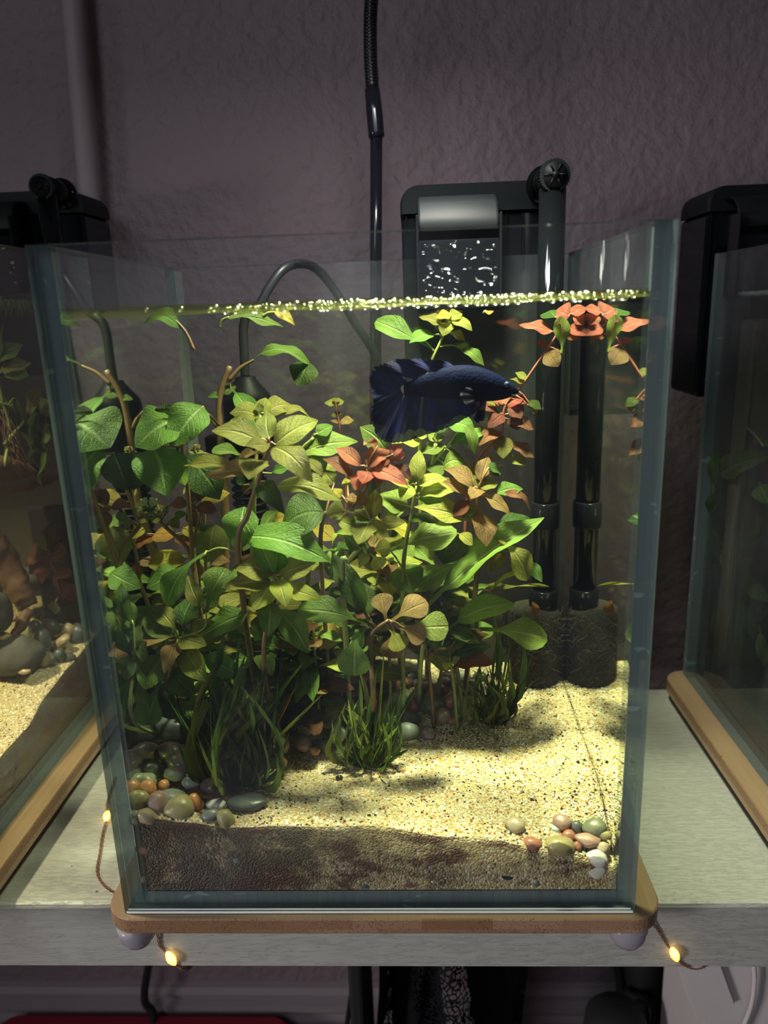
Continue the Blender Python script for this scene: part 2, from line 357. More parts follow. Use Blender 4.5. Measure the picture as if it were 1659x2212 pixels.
# ------------------------------------------------------------------ glass boxes
def pane(name, a, b, ax, parent, gm='glass', edges=None):
    """glass sheet: the two faces across axis ax are clear, the rim is teal"""
    bm = bmesh.new(); fs = box(bm, a, b, 1)
    bm.normal_update()
    for f in fs:
        if abs(f.normal[ax]) > .9: f.material_index = 0
    return link(name, bm, [M[gm], M['edge']], parent, False)
def tank(name, label, x0, x1, y0, y1, h, t, gs, gf='glass', e=.0001):
    k = thing(name, label, 'aquarium', ((x0+x1)/2, (y0+y1)/2, 0))
    pane('front_pane', (x0, y0, 0), (x1, y0+t, h), 1, k, gf)
    pane('back_pane', (x0, y1-t, 0), (x1, y1, h), 1, k, gf)
    pane('side_pane', (x0, y0+t+e, 0), (x0+t, y1-t-e, h), 0, k, gs)
    pane('side_pane', (x1-t, y0+t+e, 0), (x1, y1-t-e, h), 0, k, gs)
    pane('bottom_pane', (x0+t+e, y0+t+e, 0), (x1-t-e, y1-t-e, t), 2, k, gf)
    for xx, s in ((x0+t, 1), (x1-t, -1)):
        for yy, q in ((y0+t, 1), (y1-t, -1)):
            bm = bmesh.new(); c = .0028 if q > 0 else .0036
            vs = [bm.verts.new((xx+s*.0001, yy+q*.0001, z)) for z in (t, h-.002)]+[bm.verts.new((xx+s*c, yy+q*.0001, z)) for z in (t, h-.002)]+[bm.verts.new((xx+s*.0001, yy+q*c, z)) for z in (t, h-.002)]
            bm.faces.new((vs[0], vs[1], vs[3], vs[2])); bm.faces.new((vs[2], vs[3], vs[5], vs[4])); bm.faces.new((vs[4], vs[5], vs[1], vs[0])); bm.faces.new((vs[1], vs[5], vs[3])); bm.faces.new((vs[0], vs[2], vs[4]))
            link('silicone_bead', bm, M['silicone'], k, False)
    bm = bmesh.new(); box(bm, (x0+.001, y0-.0004, .0002), (x1-.001, y0-.00002, .0013)); box(bm, (x0+.002, y0-.0003, .0022), (x1-.002, y0-.00002, .0028))
    link('bottom_seal', bm, M['white_bead'], k, False)
    return k
TK = tank('aquarium', 'tall planted glass aquarium in the middle with sand and a blue fish', 0, W, 0, D, H, T, 'glass_side')
LX = -.095
LT = tank('aquarium', 'left aquarium cut off by the picture edge, sand and driftwood inside', -.395, LX, -.035, .287, .331, T, 'glass_side', 'glass_side')
RX = .357
RT = tank('aquarium', 'unlit right aquarium with murky dark water', RX, .62, .02, .243, .3145, T, 'glass_dark', 'glass_dark')
# water bodies: closed volumes just inside the glass
def water(label, x0, x1, y0, y1, z0, zf, zb, mats, tk):
    bm = bmesh.new(); e = .0002
    vs = [bm.verts.new(p) for p in ((x0+e, y0+e, z0), (x1-e, y0+e, z0), (x1-e, y1-e, z0), (x0+e, y1-e, z0), (x0+e, y0+e, zf), (x1-e, y0+e, zf), (x1-e, y1-e, zb), (x0+e, y1-e, zb))]
    for q, mi in (((0, 3, 2, 1), 0), ((0, 1, 5, 4), 1), ((1, 2, 6, 5), 0), ((2, 3, 7, 6), 1), ((3, 0, 4, 7), 0), ((4, 5, 6, 7), 2)):
        bm.faces.new([vs[i] for i in q]).material_index = mi
    o = link('water', bm, mats, None, False); return tag(o, label, 'water')
ZW = .2885
water('clear yellowish water filling the middle aquarium', T, W-T, T, D-T, .0068, ZW, ZW, [M['water_wall'], M['water_front'], M['water_top']], TK)
water('water in the left aquarium, algae at its rim', -.395+T, LX-T, -.035+T, .287-T, .0068, .300, .300, [M['left_water'], M['left_water'], M['left_water']], LT)
water('murky unlit water in the right aquarium', RX+T, .62-T, .02+T, .243-T, .0068, .2865, .2865, [M['right_water'], M['right_water'], M['right_water']], RT)
# algae ring and bubbles at the water line
bm = bmesh.new()
N_ = 80
for side in range(2):
    pass
pts = [(T+.0004+i/N_*(W-2*T-.0008)) for i in range(N_+1)]
rows = []
for i, x in enumerate(pts):
    n1 = noise.noise(V((x*60, 0, 3)))*.0005; th = .0030+noise.noise(V((x*35, 5, 1)))*.0006-.0010*(i/N_)
    rows.append([bm.verts.new((x, T+.0002, ZW+.0012+n1)), bm.verts.new((x, T+.0022, ZW+.0002)), bm.verts.new((x, T+.0012, ZW-th*.6)), bm.verts.new((x, T+.0002, ZW-th))])
for a, b in zip(rows, rows[1:]):
    for k in range(3): bm.faces.new((a[k], b[k], b[k+1], a[k+1]))
tag(link('algae_ring', bm, M['meniscus'], None), 'yellow-green algae line where the water meets the front glass', 'algae')
def bubble_mat():
    t = NT('bubble'); fr = t.n('ShaderNodeLayerWeight', {0: .25}).outputs['Facing']
    return t.surf(t.n('ShaderNodeMixShader', {0: t.math('MULTIPLY_ADD', fr, .8, .18), 1: t.n('ShaderNodeBsdfTransparent', {0: (.95, .97, .93, 1)}).outputs[0], 2: t.n('ShaderNodeBsdfGlossy', {0: (1, 1, 1, 1), 'Roughness': .18}).outputs[0]}).outputs[0])
M['bubble'] = bubble_mat()
bm = bmesh.new(); rb = random.Random(3)
for i in range(300):
    x = .03+.215*min(1, max(0, rb.betavariate(2.4, 1.5))); r = rb.choice((.0005, .0007, .0009, .0012, .0016)); y = T+.003+abs(rb.gauss(0, .035)) if rb.random() < .55 else T+.002+rb.random()*.004
    if x > W-T-.002 or y > .155: continue
    z = ZW-r*(.3 if rb.random() < .5 else 1.0)
    bmesh.ops.create_icosphere(bm, subdivisions=2, radius=r*1.15, matrix=Matrix.Translation((x, y, z)))
tag(link('surface_bubbles', bm, M['bubble'], None), 'small air bubbles floating in a band along the water surface', 'bubbles', None, 'stuff')
# ------------------------------------------------------------------ sand beds
def lerp_tab(tab, x):
    if x <= tab[0][0]: return tab[0][1]
    for (a, b), (c, d) in zip(tab, tab[1:]):
        if x <= c:
            k = (x-a)/(c-a); k = k*k*(3-2*k); return b+(d-b)*k
    return tab[-1][1]
FP = [(.0068, .0500), (.03, .0470), (.056, .0440), (.12, .0440), (.168, .0375), (.212, .0300), (.2432, .0200)]
def sandz(x, y):
    f = lerp_tab(FP, x); k = min(1, max(0, (y-T)/.05)); k = k*k*(3-2*k)
    g = .0405+.006*max(0, (y-.06)/.11)-.003*math.exp(-((x-.19)/.03)**2-((y-.10)/.02)**2)+.002*math.exp(-((x-.21)/.03)**2-((y-.15)/.03)**2)
    g += .010*math.exp(-((x-.10)/.06)**2-((y-.16)/.04)**2)
    return f*(1-k)+g*k+.0011*noise.noise(V((x*28, y*28, 0)))+.0004*noise.noise(V((x*110, y*110, 2)))
def bed(name, x0, x1, y0, y1, z0, fn, nx, ny, mats, frontside=('F',)):
    bm = bmesh.new(); g = [[bm.verts.new((x0+(x1-x0)*i/nx, y0+(y1-y0)*j/ny, fn(x0+(x1-x0)*i/nx, y0+(y1-y0)*j/ny))) for j in range(ny+1)] for i in range(nx+1)]
    for i in range(nx):
        for j in range(ny): bm.faces.new((g[i][j], g[i+1][j], g[i+1][j+1], g[i][j+1])).material_index = 0
    for loop in ([g[i][0] for i in range(nx+1)], [g[nx][j] for j in range(ny+1)], [g[i][ny] for i in range(nx, -1, -1)], [g[0][j] for j in range(ny, -1, -1)]):
        low = [bm.verts.new((v.co.x, v.co.y, z0)) for v in loop]
        for k in range(len(loop)-1): bm.faces.new((loop[k], low[k], low[k+1], loop[k+1])).material_index = 1
    bmesh.ops.recalc_face_normals(bm, faces=bm.faces)
    return link(name, bm, mats, None)
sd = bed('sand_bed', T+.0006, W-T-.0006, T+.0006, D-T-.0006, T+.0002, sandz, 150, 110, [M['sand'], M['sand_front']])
tag(sd, 'bed of pale yellow sand on the floor of the middle aquarium', 'sand', None, 'stuff')
gm = [plain('grain_'+n, c, .4, .2, .2, 900) for n, c in (('white', (.82, .80, .72)), ('tan', (.62, .50, .27)), ('amber', (.60, .38, .10)), ('black', (.02, .02, .02)), ('rust', (.42, .14, .07)), ('glassy', (.66, .62, .46)))]
ICO = [(0, .526, .851), (0, -.526, .851), (.851, 0, .526), (-.851, 0, .526), (.526, .851, 0), (-.526, .851, 0), (.526, -.851, 0), (-.526, -.851, 0)]
def grains(name, fn, x0, x1, y0, y1, n, mats, wts, seed, parent, r0=.00035, r1=.0008):
    rg = random.Random(seed); vs = []; fs = []; mi = []
    for i in range(n):
        x = rg.uniform(x0, x1); y = y0+(y1-y0)*rg.random()**1.3; r = rg.uniform(r0, r1)*(1.5 if rg.random() < .04 else 1); z = fn(x, y)+r*.25
        b = len(vs); q = rg.random()*6.28; m = rg.choices(range(len(mats)), wts)[0]
        for k in range(6):
            d = ((1, 0, 0), (-1, 0, 0), (0, 1, 0), (0, -1, 0), (0, 0, 1), (0, 0, -1))[k]; s = r*rg.uniform(.7, 1.15)
            vs.append((x+(d[0]*math.cos(q)-d[1]*math.sin(q))*s, y+(d[0]*math.sin(q)+d[1]*math.cos(q))*s, z+d[2]*s*.8))
        for f in ((0, 2, 4), (2, 1, 4), (1, 3, 4), (3, 0, 4), (2, 0, 5), (1, 2, 5), (3, 1, 5), (0, 3, 5)): fs.append(tuple(b+k for k in f)); mi.append(m)
    me = bpy.data.meshes.new(name); me.from_pydata(vs, [], fs); me.polygons.foreach_set('material_index', mi)
    o = link(name, me, mats, parent, False); o['kind'] = 'stuff'; return o
grains('sand_grains', sandz, T+.001, W-T-.001, T+.0015, D-T-.001, 19000, gm, (22, 30, 9, 7, 5, 27), 5, sd, .0003, .00095)
# ------------------------------------------------------------------ pebbles
def stone_mat(name, c, c2, gloss=.35, sc=90):
    t = NT('stone_'+name); o = t.obj(); ri = t.n('ShaderNodeObjectInfo').outputs['Random']
    v = t.n('ShaderNodeVectorMath', {0: o, 1: t.n('ShaderNodeCombineXYZ', {0: ri, 1: ri, 2: ri}).outputs[0]}, operation='ADD').outputs[0]
    nz = t.noise(v, 1.6, 5, .65); fine = t.noise(v, 14, 3)
    col = t.mix(t.ramp(nz, [(.35, (0, 0, 0)), (.65, (1, 1, 1))]), c, c2); col = t.mix(t.math('MULTIPLY', fine, .25), col, (.05, .04, .03))
    return t.pbr(Base_Color=col, Roughness=gloss, Normal=t.bump(fine, .15, .0005))
SM = {'grey': stone_mat('grey', (.16, .17, .17), (.26, .27, .26)), 'slate': stone_mat('slate', (.07, .085, .09), (.12, .14, .14)), 'green': stone_mat('green', (.14, .16, .10), (.26, .27, .17)),
 'brick': stone_mat('brick', (.34, .13, .08), (.44, .20, .13)), 'orange': stone_mat('orange', (.50, .19, .07), (.55, .27, .12)), 'tan': stone_mat('tan', (.40, .31, .19), (.55, .45, .30)),
 'pink': stone_mat('pink', (.36, .22, .17), (.46, .31, .25)), 'quartz': stone_mat('quartz', (.55, .56, .55), (.75, .75, .72), .15), 'white': stone_mat('white', (.70, .68, .58), (.80, .79, .72)),
 'purple': stone_mat('purple', (.20, .13, .15), (.34, .25, .29), .2), 'maroon': stone_mat('maroon', (.16, .06, .05), (.25, .10, .08)), 'blue': stone_mat('blue', (.40, .48, .47), (.52, .60, .58)),
 'olive': stone_mat('olive', (.28, .24, .10), (.42, .36, .17)), 'black': stone_mat('black', (.012, .012, .013), (.03, .03, .03), .25)}
def blob(seed, sub=3, rough=.16, freq=1.3):
    bm = bmesh.new(); bmesh.ops.create_icosphere(bm, subdivisions=sub, radius=.5)
    for v in bm.verts:
        d = v.co.normalized(); n = noise.noise(d*freq+V((seed*7.3, seed*1.7, 0)))*rough+noise.noise(d*freq*2.3+V((seed, 3, seed)))*rough*.3
        v.co = d*(.5+n*.6)
    return bm
def mk_mesh(bm, name):
    me = bpy.data.meshes.new(name); bm.to_mesh(me); bm.free(); me.polygons.foreach_set('use_smooth', [True]*len(me.polygons)); return me
BL = [mk_mesh(blob(s), 'pebble') for s in range(8)]; BLL = [mk_mesh(blob(s+20, 2, .24), 'pebble') for s in range(6)]
for m_ in BL+BLL: m_.materials.append(SM['grey'])
def pebble(p, w_, h_, rot, mat, label, group=None, dep=None, i=None, small=False, name='pebble'):
    me = (BLL if small else BL)[(i if i is not None else random.randrange(8)) % (6 if small else 8)]
    o = bpy.data.objects.new(name, me); COL.objects.link(o); o.location = p
    o.scale = (w_, dep or (w_+h_)*.45, h_)
    o.rotation_euler = (random.uniform(-.25, .1), rot, random.uniform(-.2, .2))
    o.material_slots[0].link = 'OBJECT'; o.material_slots[0].material = mat if not isinstance(mat, str) else SM[mat]
    return tag(o, label, 'pebble', group)
def peb(px, py, wp, hp, Y, mat, label, rot=0, lift=0, **k):
    p = AY(px, py, Y); s = FPX/(p-CP).dot(_fw); h = hp/s
    if p.z < sandz(p.x, p.y)+.28*h:          # buried: bring it forward to where the line of sight meets the sand
        Y_ = T+.003
        while Y_ < D-T-.004:
            p = AY(px, py, Y_)
            if p.z <= sandz(p.x, p.y)+.28*h: break
            Y_ += .001
        s = FPX/(p-CP).dot(_fw)
    return pebble(p+V((0, 0, lift)), wp/s, hp/s*1.05, rot, mat, label, **k)
# front left cluster (true depth chosen from where each one meets the sand)
for a in (
 (262+57, 1688, 40, 34, .026, 'green', 'grey-green pebble at the back of the front left pebble pile', .2),
 (320, 1702, 38, 34, .022, 'orange', 'round orange-brown pebble beside the grey-green one, front left pile', 0),
 (354, 1697, 24, 26, .026, 'orange', 'small bright orange-red pebble standing behind the front left pile', .1),
 (371, 1728, 76, 40, .021, 'grey', 'flat speckled grey pebble lying across the front left pile', .22),
 (301, 1727, 44, 40, .017, 'olive', 'mossy olive pebble at the left of the front left pile', 0),
 (342, 1733, 46, 48, .0155, 'pink', 'smooth pinkish-brown round pebble in the middle of the front left pile', 0),
 (387, 1745, 66, 48, .0150, 'olive', 'large yellow-brown oval pebble at the front of the left pile', -.12),
 (424, 1732, 30, 40, .020, 'orange', 'orange-red wedge pebble right of the large yellow-brown one', -.5),
 (320, 1763, 50, 30, .0115, 'tan', 'pale tan slanted pebble lowest in the front left pile', .55),
 (292, 1766, 28, 32, .0115, 'tan', 'small ochre pebble against the left glass at the front', 0),
 (455, 1717, 112, 26, .031, 'maroon', 'long dark maroon pebble under the clear quartz stones', .12),
 (413, 1690, 40, 28, .036, 'quartz', 'bright glassy quartz pebble beside the front grass tuft', .3),
 (460, 1700, 56, 40, .033, 'purple', 'smoky purple glassy stone right of the bright quartz pebble', .1),
 (376, 1668, 56, 32, .042, 'quartz', 'clear quartz stone lowest of the stacked quartz at the left', .1),
 (392, 1645, 78, 50, .046, 'purple', 'large smoky lilac quartz in the stack at the left', .0),
 (372, 1624, 64, 42, .050, 'purple', 'lilac quartz stone on top of the stack at the left', .1),
 (337, 1662, 44, 32, .040, 'slate', 'dark blue-grey pebble left of the quartz stack', .1),
 (436, 1632, 34, 42, .048, 'quartz', 'tall pale quartz behind the front grass stems', .2),
 (333, 1630, 20, 30, .048, 'purple', 'small purple pebble left of the quartz stack', .1),
 (300, 1598, 32, 40, .044, 'grey', 'dim grey pebble near the left glass behind the pile', .1),
 (300, 1625, 30, 28, .040, 'purple', 'dim mauve pebble near the left glass', .1),
 (372, 1575, 90, 56, .060, 'slate', 'large dark slab-like stone behind the left pebbles', .1),
 (534, 1733, 90, 30, .024, 'slate', 'flat dark grey-green stone alone on the sand in front of the grass', -.03),
 (466, 1738, 46, 22, .022, 'quartz', 'pale half-buried quartz in front of the maroon pebble', 0),
 (488, 1768, 34, 46, .0125, 'olive', 'algae-covered olive pebble leaning at the front glass', -.55),
 (455, 1760, 40, 26, .0125, 'grey', 'pale blurred grey pebble by the front glass at the left', 0),
): peb(*a)
# front right cluster
for a in (
 (1113, 1783, 46, 34, .022, 'tan', 'pale sand-coloured pebble, leftmost of the front right cluster', 0),
 (1214, 1777, 42, 34, .022, 'pink', 'rough mauve-brown pebble at the top of the front right cluster', .3),
 (1245, 1787, 30, 26, .021, 'slate', 'small dark green pebble beside the mauve-brown one', .2),
 (1284, 1788, 54, 36, .020, 'green', 'rounded grey-green pebble at the right of the front cluster', -.1),
 (1228, 1806, 32, 24, .0165, 'brick', 'small brick-red pebble in the middle of the front right cluster', .1),
 (1268, 1815, 60, 28, .0150, 'pink', 'long pinkish-brown pebble low in the front right cluster', .15),
 (1152, 1822, 44, 26, .0115, 'brick', 'dull red pebble pressed on the front glass at the right', .35),
 (1211, 1826, 66, 38, .0118, 'olive', 'yellow-ochre pebble pressed on the front glass at the right', .2),
 (1246, 1830, 20, 24, .0115, 'brick', 'tiny red pebble between the ochre and the long pink ones', 0),
 (1303, 1832, 30, 24, .0120, 'tan', 'small cream pebble under the grey-green one at the right', .1),
 (1290, 1852, 50, 34, .0100, 'white', 'off-white pebble half in the sand at the right front corner', .2),
 (1305, 1803, 34, 20, .0170, 'olive', 'small brown pebble behind the cream one at the right glass', .1),
 (1200, 1790, 26, 14, .0190, 'blue', 'thin bluish-white pebble in the front right cluster', 0),
): peb(*a)
# middle bank behind the grass
for a in (
 (880, 1447, 66, 34, .153, 'white', 'large pale oval pebble at the back beside the stems', .05),
 (856, 1513, 42, 30, .124, 'white', 'cream pebble lit brightly at the middle of the bank', .1),
 (838, 1535, 24, 40, .118, 'white', 'cream upright pebble left of the bright one', -.2),
 (862, 1550, 30, 24, .112, 'tan', 'mottled pale pebble below the cream ones', 0),
 (884, 1553, 48, 36, .110, 'slate', 'dark slate pebble behind the pale blue one', .3),
 (880, 1580, 54, 38, .101, 'blue', 'pale blue-grey smooth pebble at the edge of the sand', -.05),
 (925, 1585, 36, 32, .098, 'purple', 'dark mauve pebble right of the pale blue one', .4),
 (932, 1525, 58, 40, .119, 'green', 'grey-green oval pebble in the bright part of the bank', -.15),
 (953, 1548, 46, 34, .112, 'pink', 'pinkish-brown pebble at the edge of the bank', -.2),
 (978, 1558, 32, 18, .109, 'brick', 'flat dull red pebble at the right end of the bank', -.1),
 (994, 1523, 28, 50, .117, 'green', 'upright grey-green pebble beside the right grass tuft', 0),
 (970, 1520, 28, 38, .120, 'brick', 'dark red pebble left of the upright grey-green one', .3),
 (950, 1489, 38, 28, .133, 'brick', 'brick-red pebble in the upper row of the bank', .05),
 (916, 1484, 40, 34, .136, 'maroon', 'maroon pebble beside the brick-red one in the upper row', 0),
 (964, 1470, 28, 18, .140, 'pink', 'pale pink flat pebble on top of the upper row', -.1),
 (986, 1484, 28, 28, .136, 'brick', 'brick-red pebble under the grass blades in the upper row', 0),
 (1003, 1486, 34, 34, .134, 'grey', 'grey pebble among the right grass blades', 0),
 (903, 1500, 24, 40, .128, 'grey', 'narrow glassy grey pebble behind the green grass blades', .2),
 (892, 1530, 28, 34, .120, 'brick', 'dark red pebble beside the cream bright ones', .3),
 (845, 1480, 40, 32, .138, 'brick', 'dull red pebble behind the middle grass', 0),
 (877, 1475, 36, 26, .142, 'maroon', 'maroon pebble below the large pale oval one', 0),
 (698, 1470, 50, 44, .122, 'quartz', 'large clear quartz behind the drooping leaf', .1),
 (686, 1445, 34, 24, .134, 'quartz', 'pale quartz on top of the large clear one', .1),
 (700, 1510, 44, 32, .106, 'grey', 'blue-grey pebble under the long horizontal blade', 0),
 (676, 1535, 40, 40, .096, 'brick', 'brick-red angular pebble left of the middle grass', .3),
 (705, 1545, 30, 30, .092, 'quartz', 'quartz pebble right of the red angular one', 0),
 (662, 1568, 44, 40, .083, 'quartz', 'bright faceted quartz in front of the red angular pebble', 0),
 (716, 1568, 40, 34, .083, 'tan', 'yellowish pebble partly under the middle grass', .1),
 (730, 1586, 36, 42, .077, 'quartz', 'white glassy pebble at the foot of the middle grass', .3),
 (655, 1605, 40, 34, .070, 'purple', 'dim mauve pebble at the edge of the sand, left of the middle grass', 0),
 (604, 1610, 44, 44, .066, 'pink', 'brownish translucent pebble at the edge of the sand', .2),
 (604, 1648, 32, 26, .053, 'brick', 'small red pebble lying on the open sand by the front grass', 0),
 (680, 1622, 24, 16, .066, 'orange', 'tiny orange-pink pebble on the open sand', .4),
 (630, 1540, 46, 36, .092, 'slate', 'blue-black pebble behind the front grass', 0),
 (601, 1590, 30, 20, .073, 'white', 'small white pebble behind the front grass', 0),
 (640, 1520, 20, 22, .100, 'tan', 'small tan pebble under the horizontal blade', 0),
 (660, 1480, 60, 40, .114, 'maroon', 'dark maroon stone under the brown leaves', 0),
 (733, 1681, 16, 14, .0515, 'black', 'black round seed-like pebble, largest of the dots on the sand', 0),
 (640, 1651, 8, 7, .0600, 'black', 'black dot pebble near the small red pebble', 0),
 (975, 1584, 10, 9, .0965, 'black', 'black dot pebble right of the dark mauve pebble', 0),
): peb(*a)
for x_, y_, w_, h_, c_, lb in ((312, 1893, 26, 30, 'tan', 'tan pebble buried behind the front glass at the lower left'), (308, 1832, 34, 30, 'brick', 'dull red pebble buried behind the front glass, upper left of the sand section'),
 (513, 1853, 26, 26, 'grey', 'round grey pebble buried in the sand section left of centre'), (378, 1872, 30, 26, 'maroon', 'brown pebble buried in the darkest part of the sand section'), (1097, 1891, 42, 18, 'black', 'flat black pebble buried in the sand section at the right'),
 (790, 1908, 30, 20, 'slate', 'slate pebble buried low in the middle of the sand section'), (1290, 1880, 56, 50, 'white', 'large whitish pebble buried at the right corner of the sand section'), (885, 1905, 40, 24, 'maroon', 'dark red pebble buried low right of the middle of the sand section'),
 (452, 1820, 22, 18, 'pink', 'small pinkish pebble buried near the top of the sand section at the left'), (1160, 1905, 24, 14, 'slate', 'small dark pebble buried low in the sand section at the right')):
    q_ = AY(x_, y_, T+.0024); s_ = FPX/(q_-CP).dot(_fw); pebble(q_, w_/s_, h_/s_, random.uniform(-.3, .3), c_, lb, None, .0044)
rp = random.Random(11)
fillcol = ['maroon', 'slate', 'brick', 'grey', 'pink', 'green', 'quartz', 'purple']
flab = {'maroon': 'small dark maroon pebble in the shaded bank under the plants', 'slate': 'small slate pebble in the shaded bank under the plants', 'brick': 'small brick-red pebble in the shaded bank under the plants',
 'grey': 'small grey pebble in the shaded bank under the plants', 'pink': 'small brown-pink pebble in the shaded bank under the plants', 'green': 'small grey-green pebble in the shaded bank under the plants',
 'quartz': 'small pale quartz pebble in the shaded bank under the plants', 'purple': 'small mauve pebble in the shaded bank under the plants'}
for i in range(120):
    x = rp.uniform(.022, .205); y = rp.uniform(.07, .160)
    if x > .115 and y < .118: continue
    if x > .165 and y < .128: continue
    if x > .19 and rp.random() < .6: continue
    c = rp.choice(fillcol); s = rp.uniform(.007, .0125)
    pebble(V((x, y, sandz(x, y)+s*.2)), s, s*.7, rp.uniform(-.4, .4), c, flab[c], 'shaded pebbles, '+c, small=True, i=i)
# ------------------------------------------------------------------ leaves
def prof_ovate(v): return max(.03, math.sin(math.pi*min(1, v**.78))**.85*1.0)
def prof_ellip(v):
    if v < .12: return .10
    q = (v-.12)/.88; return max(.04, math.sin(math.pi*q**.92)**.95)
def prof_spat(v):
    if v < .25: return .13+.05*v
    q = (v-.25)/.75
    return max(.05, .14+.86*math.sin(math.pi*.5*min(1, q/.62))**1.6) if q < .62 else max(.05, math.sqrt(max(0, 1-((q-.62)/.39)**2.2)))
def prof_lance(v):
    if v < .16: return .10+.3*v
    q = (v-.16)/.84; return max(.04, math.sin(math.pi*q**.85)**.75)
def prof_strap(v): return max(.05, min(1, .35+v*3)*(1-v**3.5)**.6)
PROF = {'v': prof_ovate, 'e': prof_ellip, 's': prof_spat, 'l': prof_lance, 't': prof_strap}
LC = {}
def leaf_mesh(shape, bend, var):
    key = (shape, bend, var)
    if key in LC: return LC[key]
    f = PROF[shape]; nl, nw = 12, 4; rl = random.Random(hash(key) & 0xffff if False else sum(map(ord, str(key))))
    tw = rl.uniform(-.5, .5); ph = rl.random()*6; fold = rl.uniform(.12, .32); wav = rl.uniform(.03, .075); swp = rl.uniform(-.08, .08)
    bm = bmesh.new(); uvl = bm.loops.layers.uv.new('UVMap'); g = []
    for i in range(nl+1):
        v = i/nl; hw = f(v)*.5; row = []
        for j in range(nw+1):
            u = j/nw*2-1; x = u*hw
            z = fold*abs(u)*hw*.5+wav*math.sin(v*9+ph+(u > 0)*1.7)*abs(u)*f(v)
            a = tw*(v-.4); X = x*math.cos(a)-z*math.sin(a); Z = x*math.sin(a)*.5+z*math.cos(a)
            X += swp*math.sin(math.pi*v); Z += bend*math.sin(math.pi*v**.9)
            row.append((bm.verts.new((X, v, Z)), (j/nw, v)))
        g.append(row)
    for i in range(nl):
        for j in range(nw):
            q = (g[i][j], g[i][j+1], g[i+1][j+1], g[i+1][j]); fc = bm.faces.new([k[0] for k in q]); fc.smooth = True
            for lp, k in zip(fc.loops, q): lp[uvl].uv = k[1]
    me = bpy.data.meshes.new('leaf'); bm.to_mesh(me); bm.free(); me.materials.append(LM['g']); LC[key] = me; return me
UPCAM = V((0, -.62, .80))
def leaf(parent, b, t, width, shape, mat, bend=.10, nrm=None, name='leaf', var=None, fit=True):
    d = t-b; L = d.length; yv = d.normalized(); n0 = V(nrm) if nrm else (UPCAM+V((random.uniform(-.35, .35), 0, random.uniform(-.2, .2))))
    zv = n0-yv*n0.dot(yv)
    if zv.length < .15: zv = V((0, 0, 1))-yv*yv.z
    if zv.length < .1: zv = V((0, -1, 0))-yv*(-yv.y)
    zv.normalize(); xv = yv.cross(zv)
    if fit:      # seen width -> real width
        vd = (b-CP).normalized(); px = (xv-vd*xv.dot(vd)); yy = (yv-vd*yv.dot(vd)); 
        if yy.length > .05:
            yy.normalize(); perp = (px-yy*px.dot(yy)).length; width = width*1.12/max(.66, perp)
    o = bpy.data.objects.new(name, leaf_mesh(shape, bend, random.randrange(3) if var is None else var)); COL.objects.link(o)
    o.parent = parent; base = b-parent.location
    o.matrix_basis = Matrix(((xv.x*width, yv.x*L, zv.x*L, base.x), (xv.y*width, yv.y*L, zv.y*L, base.y), (xv.z*width, yv.z*L, zv.z*L, base.z), (0, 0, 0, 1)))
    o.material_slots[0].link = 'OBJECT'; o.material_slots[0].material = LM[mat]
    return o
CR = {'a': (400, 840, 5.53), 'b': (660, 900, 5.53), 'c': (900, 860, 5.53), 'd': (160, 900, 5.53), 'e': (160, 1000, 3.072), 'f': (600, 900, 2.592), 'g': (400, 500, 2.765), 'h': (0, 350, 2.95), 'i': (860, 350, 2.592), 'm': (0, 0, 1)}
def plant(name, label, Y, root, stems, leaves, stemmat='stem_green', sr=.0014, cat='plant', group=None, rootY=None, floating=False, lim=.02):
    """stems / leaves are traced as (crop, x, y ...) and put at their own depth Y"""
    def pt(c, x, y, yy): ox, oy, s = CR[c]; return AY(ox+x/s, oy+y/s, yy)
    ry = rootY if rootY is not None else max(Y+.035, .092)
    if floating: base = pt(*stems[0][0], Y)
    else:
        q = AY(root[0], root[1], Y+.01); q.y = min(.155, ry); q.z = sandz(q.x, q.y)-.001; base = q
    P_ = thing(name, label, cat, base, group)
    bm = bmesh.new(); sp = []
    for si, st in enumerate(stems):
        pts = [pt(*s[:3], Y+(s[3] if len(s) > 3 else 0)) for s in st]
        if si == 0 and not floating: pts = [base]+pts
        cp = catmull(pts, 6) if len(pts) > 2 else pts
        r0 = sr*(1 if si == 0 else .5)
        if len(cp) > 1: tube(bm, cp, lambda t: r0*(1-.45*t), 7)
        sp += cp
    for lf in leaves:
        c, bx, by, tx, ty, wd, shp, mt = lf[:8]; dy = lf[8] if len(lf) > 8 else None; bend = lf[9] if len(lf) > 9 else None; y0 = lf[10] if len(lf) > 10 else 0; nr = lf[11] if len(lf) > 11 else None
        b = pt(c, bx, by, Y+y0); t0 = pt(c, tx, ty, Y+y0); L = (t0-b).length
        if dy is None: dy = .45*(t0.z-b.z)+random.uniform(-.12, .12)*L
        ty_ = min(D-T-.001, max(T+.0015, Y+y0+dy)); t = pt(c, tx, ty, ty_)
        s = FPX/(b-CP).dot(_fw)
        if bend is None: bend = random.choice((.05, .10, .15))
        leaf(P_, b, t, wd/CR[c][2]/s, shp, mt, bend, nr)
        if sp:
            q = min(sp, key=lambda k: (k-b).length)
            if .0012 < (q-b).length < lim: tube(bm, [q, (q+b)/2+V((0, 0, .0008)), b, b+(t-b)*.12], lambda t: .0007*(1-.4*t), 6)
    if len(bm.verts): link('stem', bm, M[stemmat], P_)
    else: bm.free()
    return P_
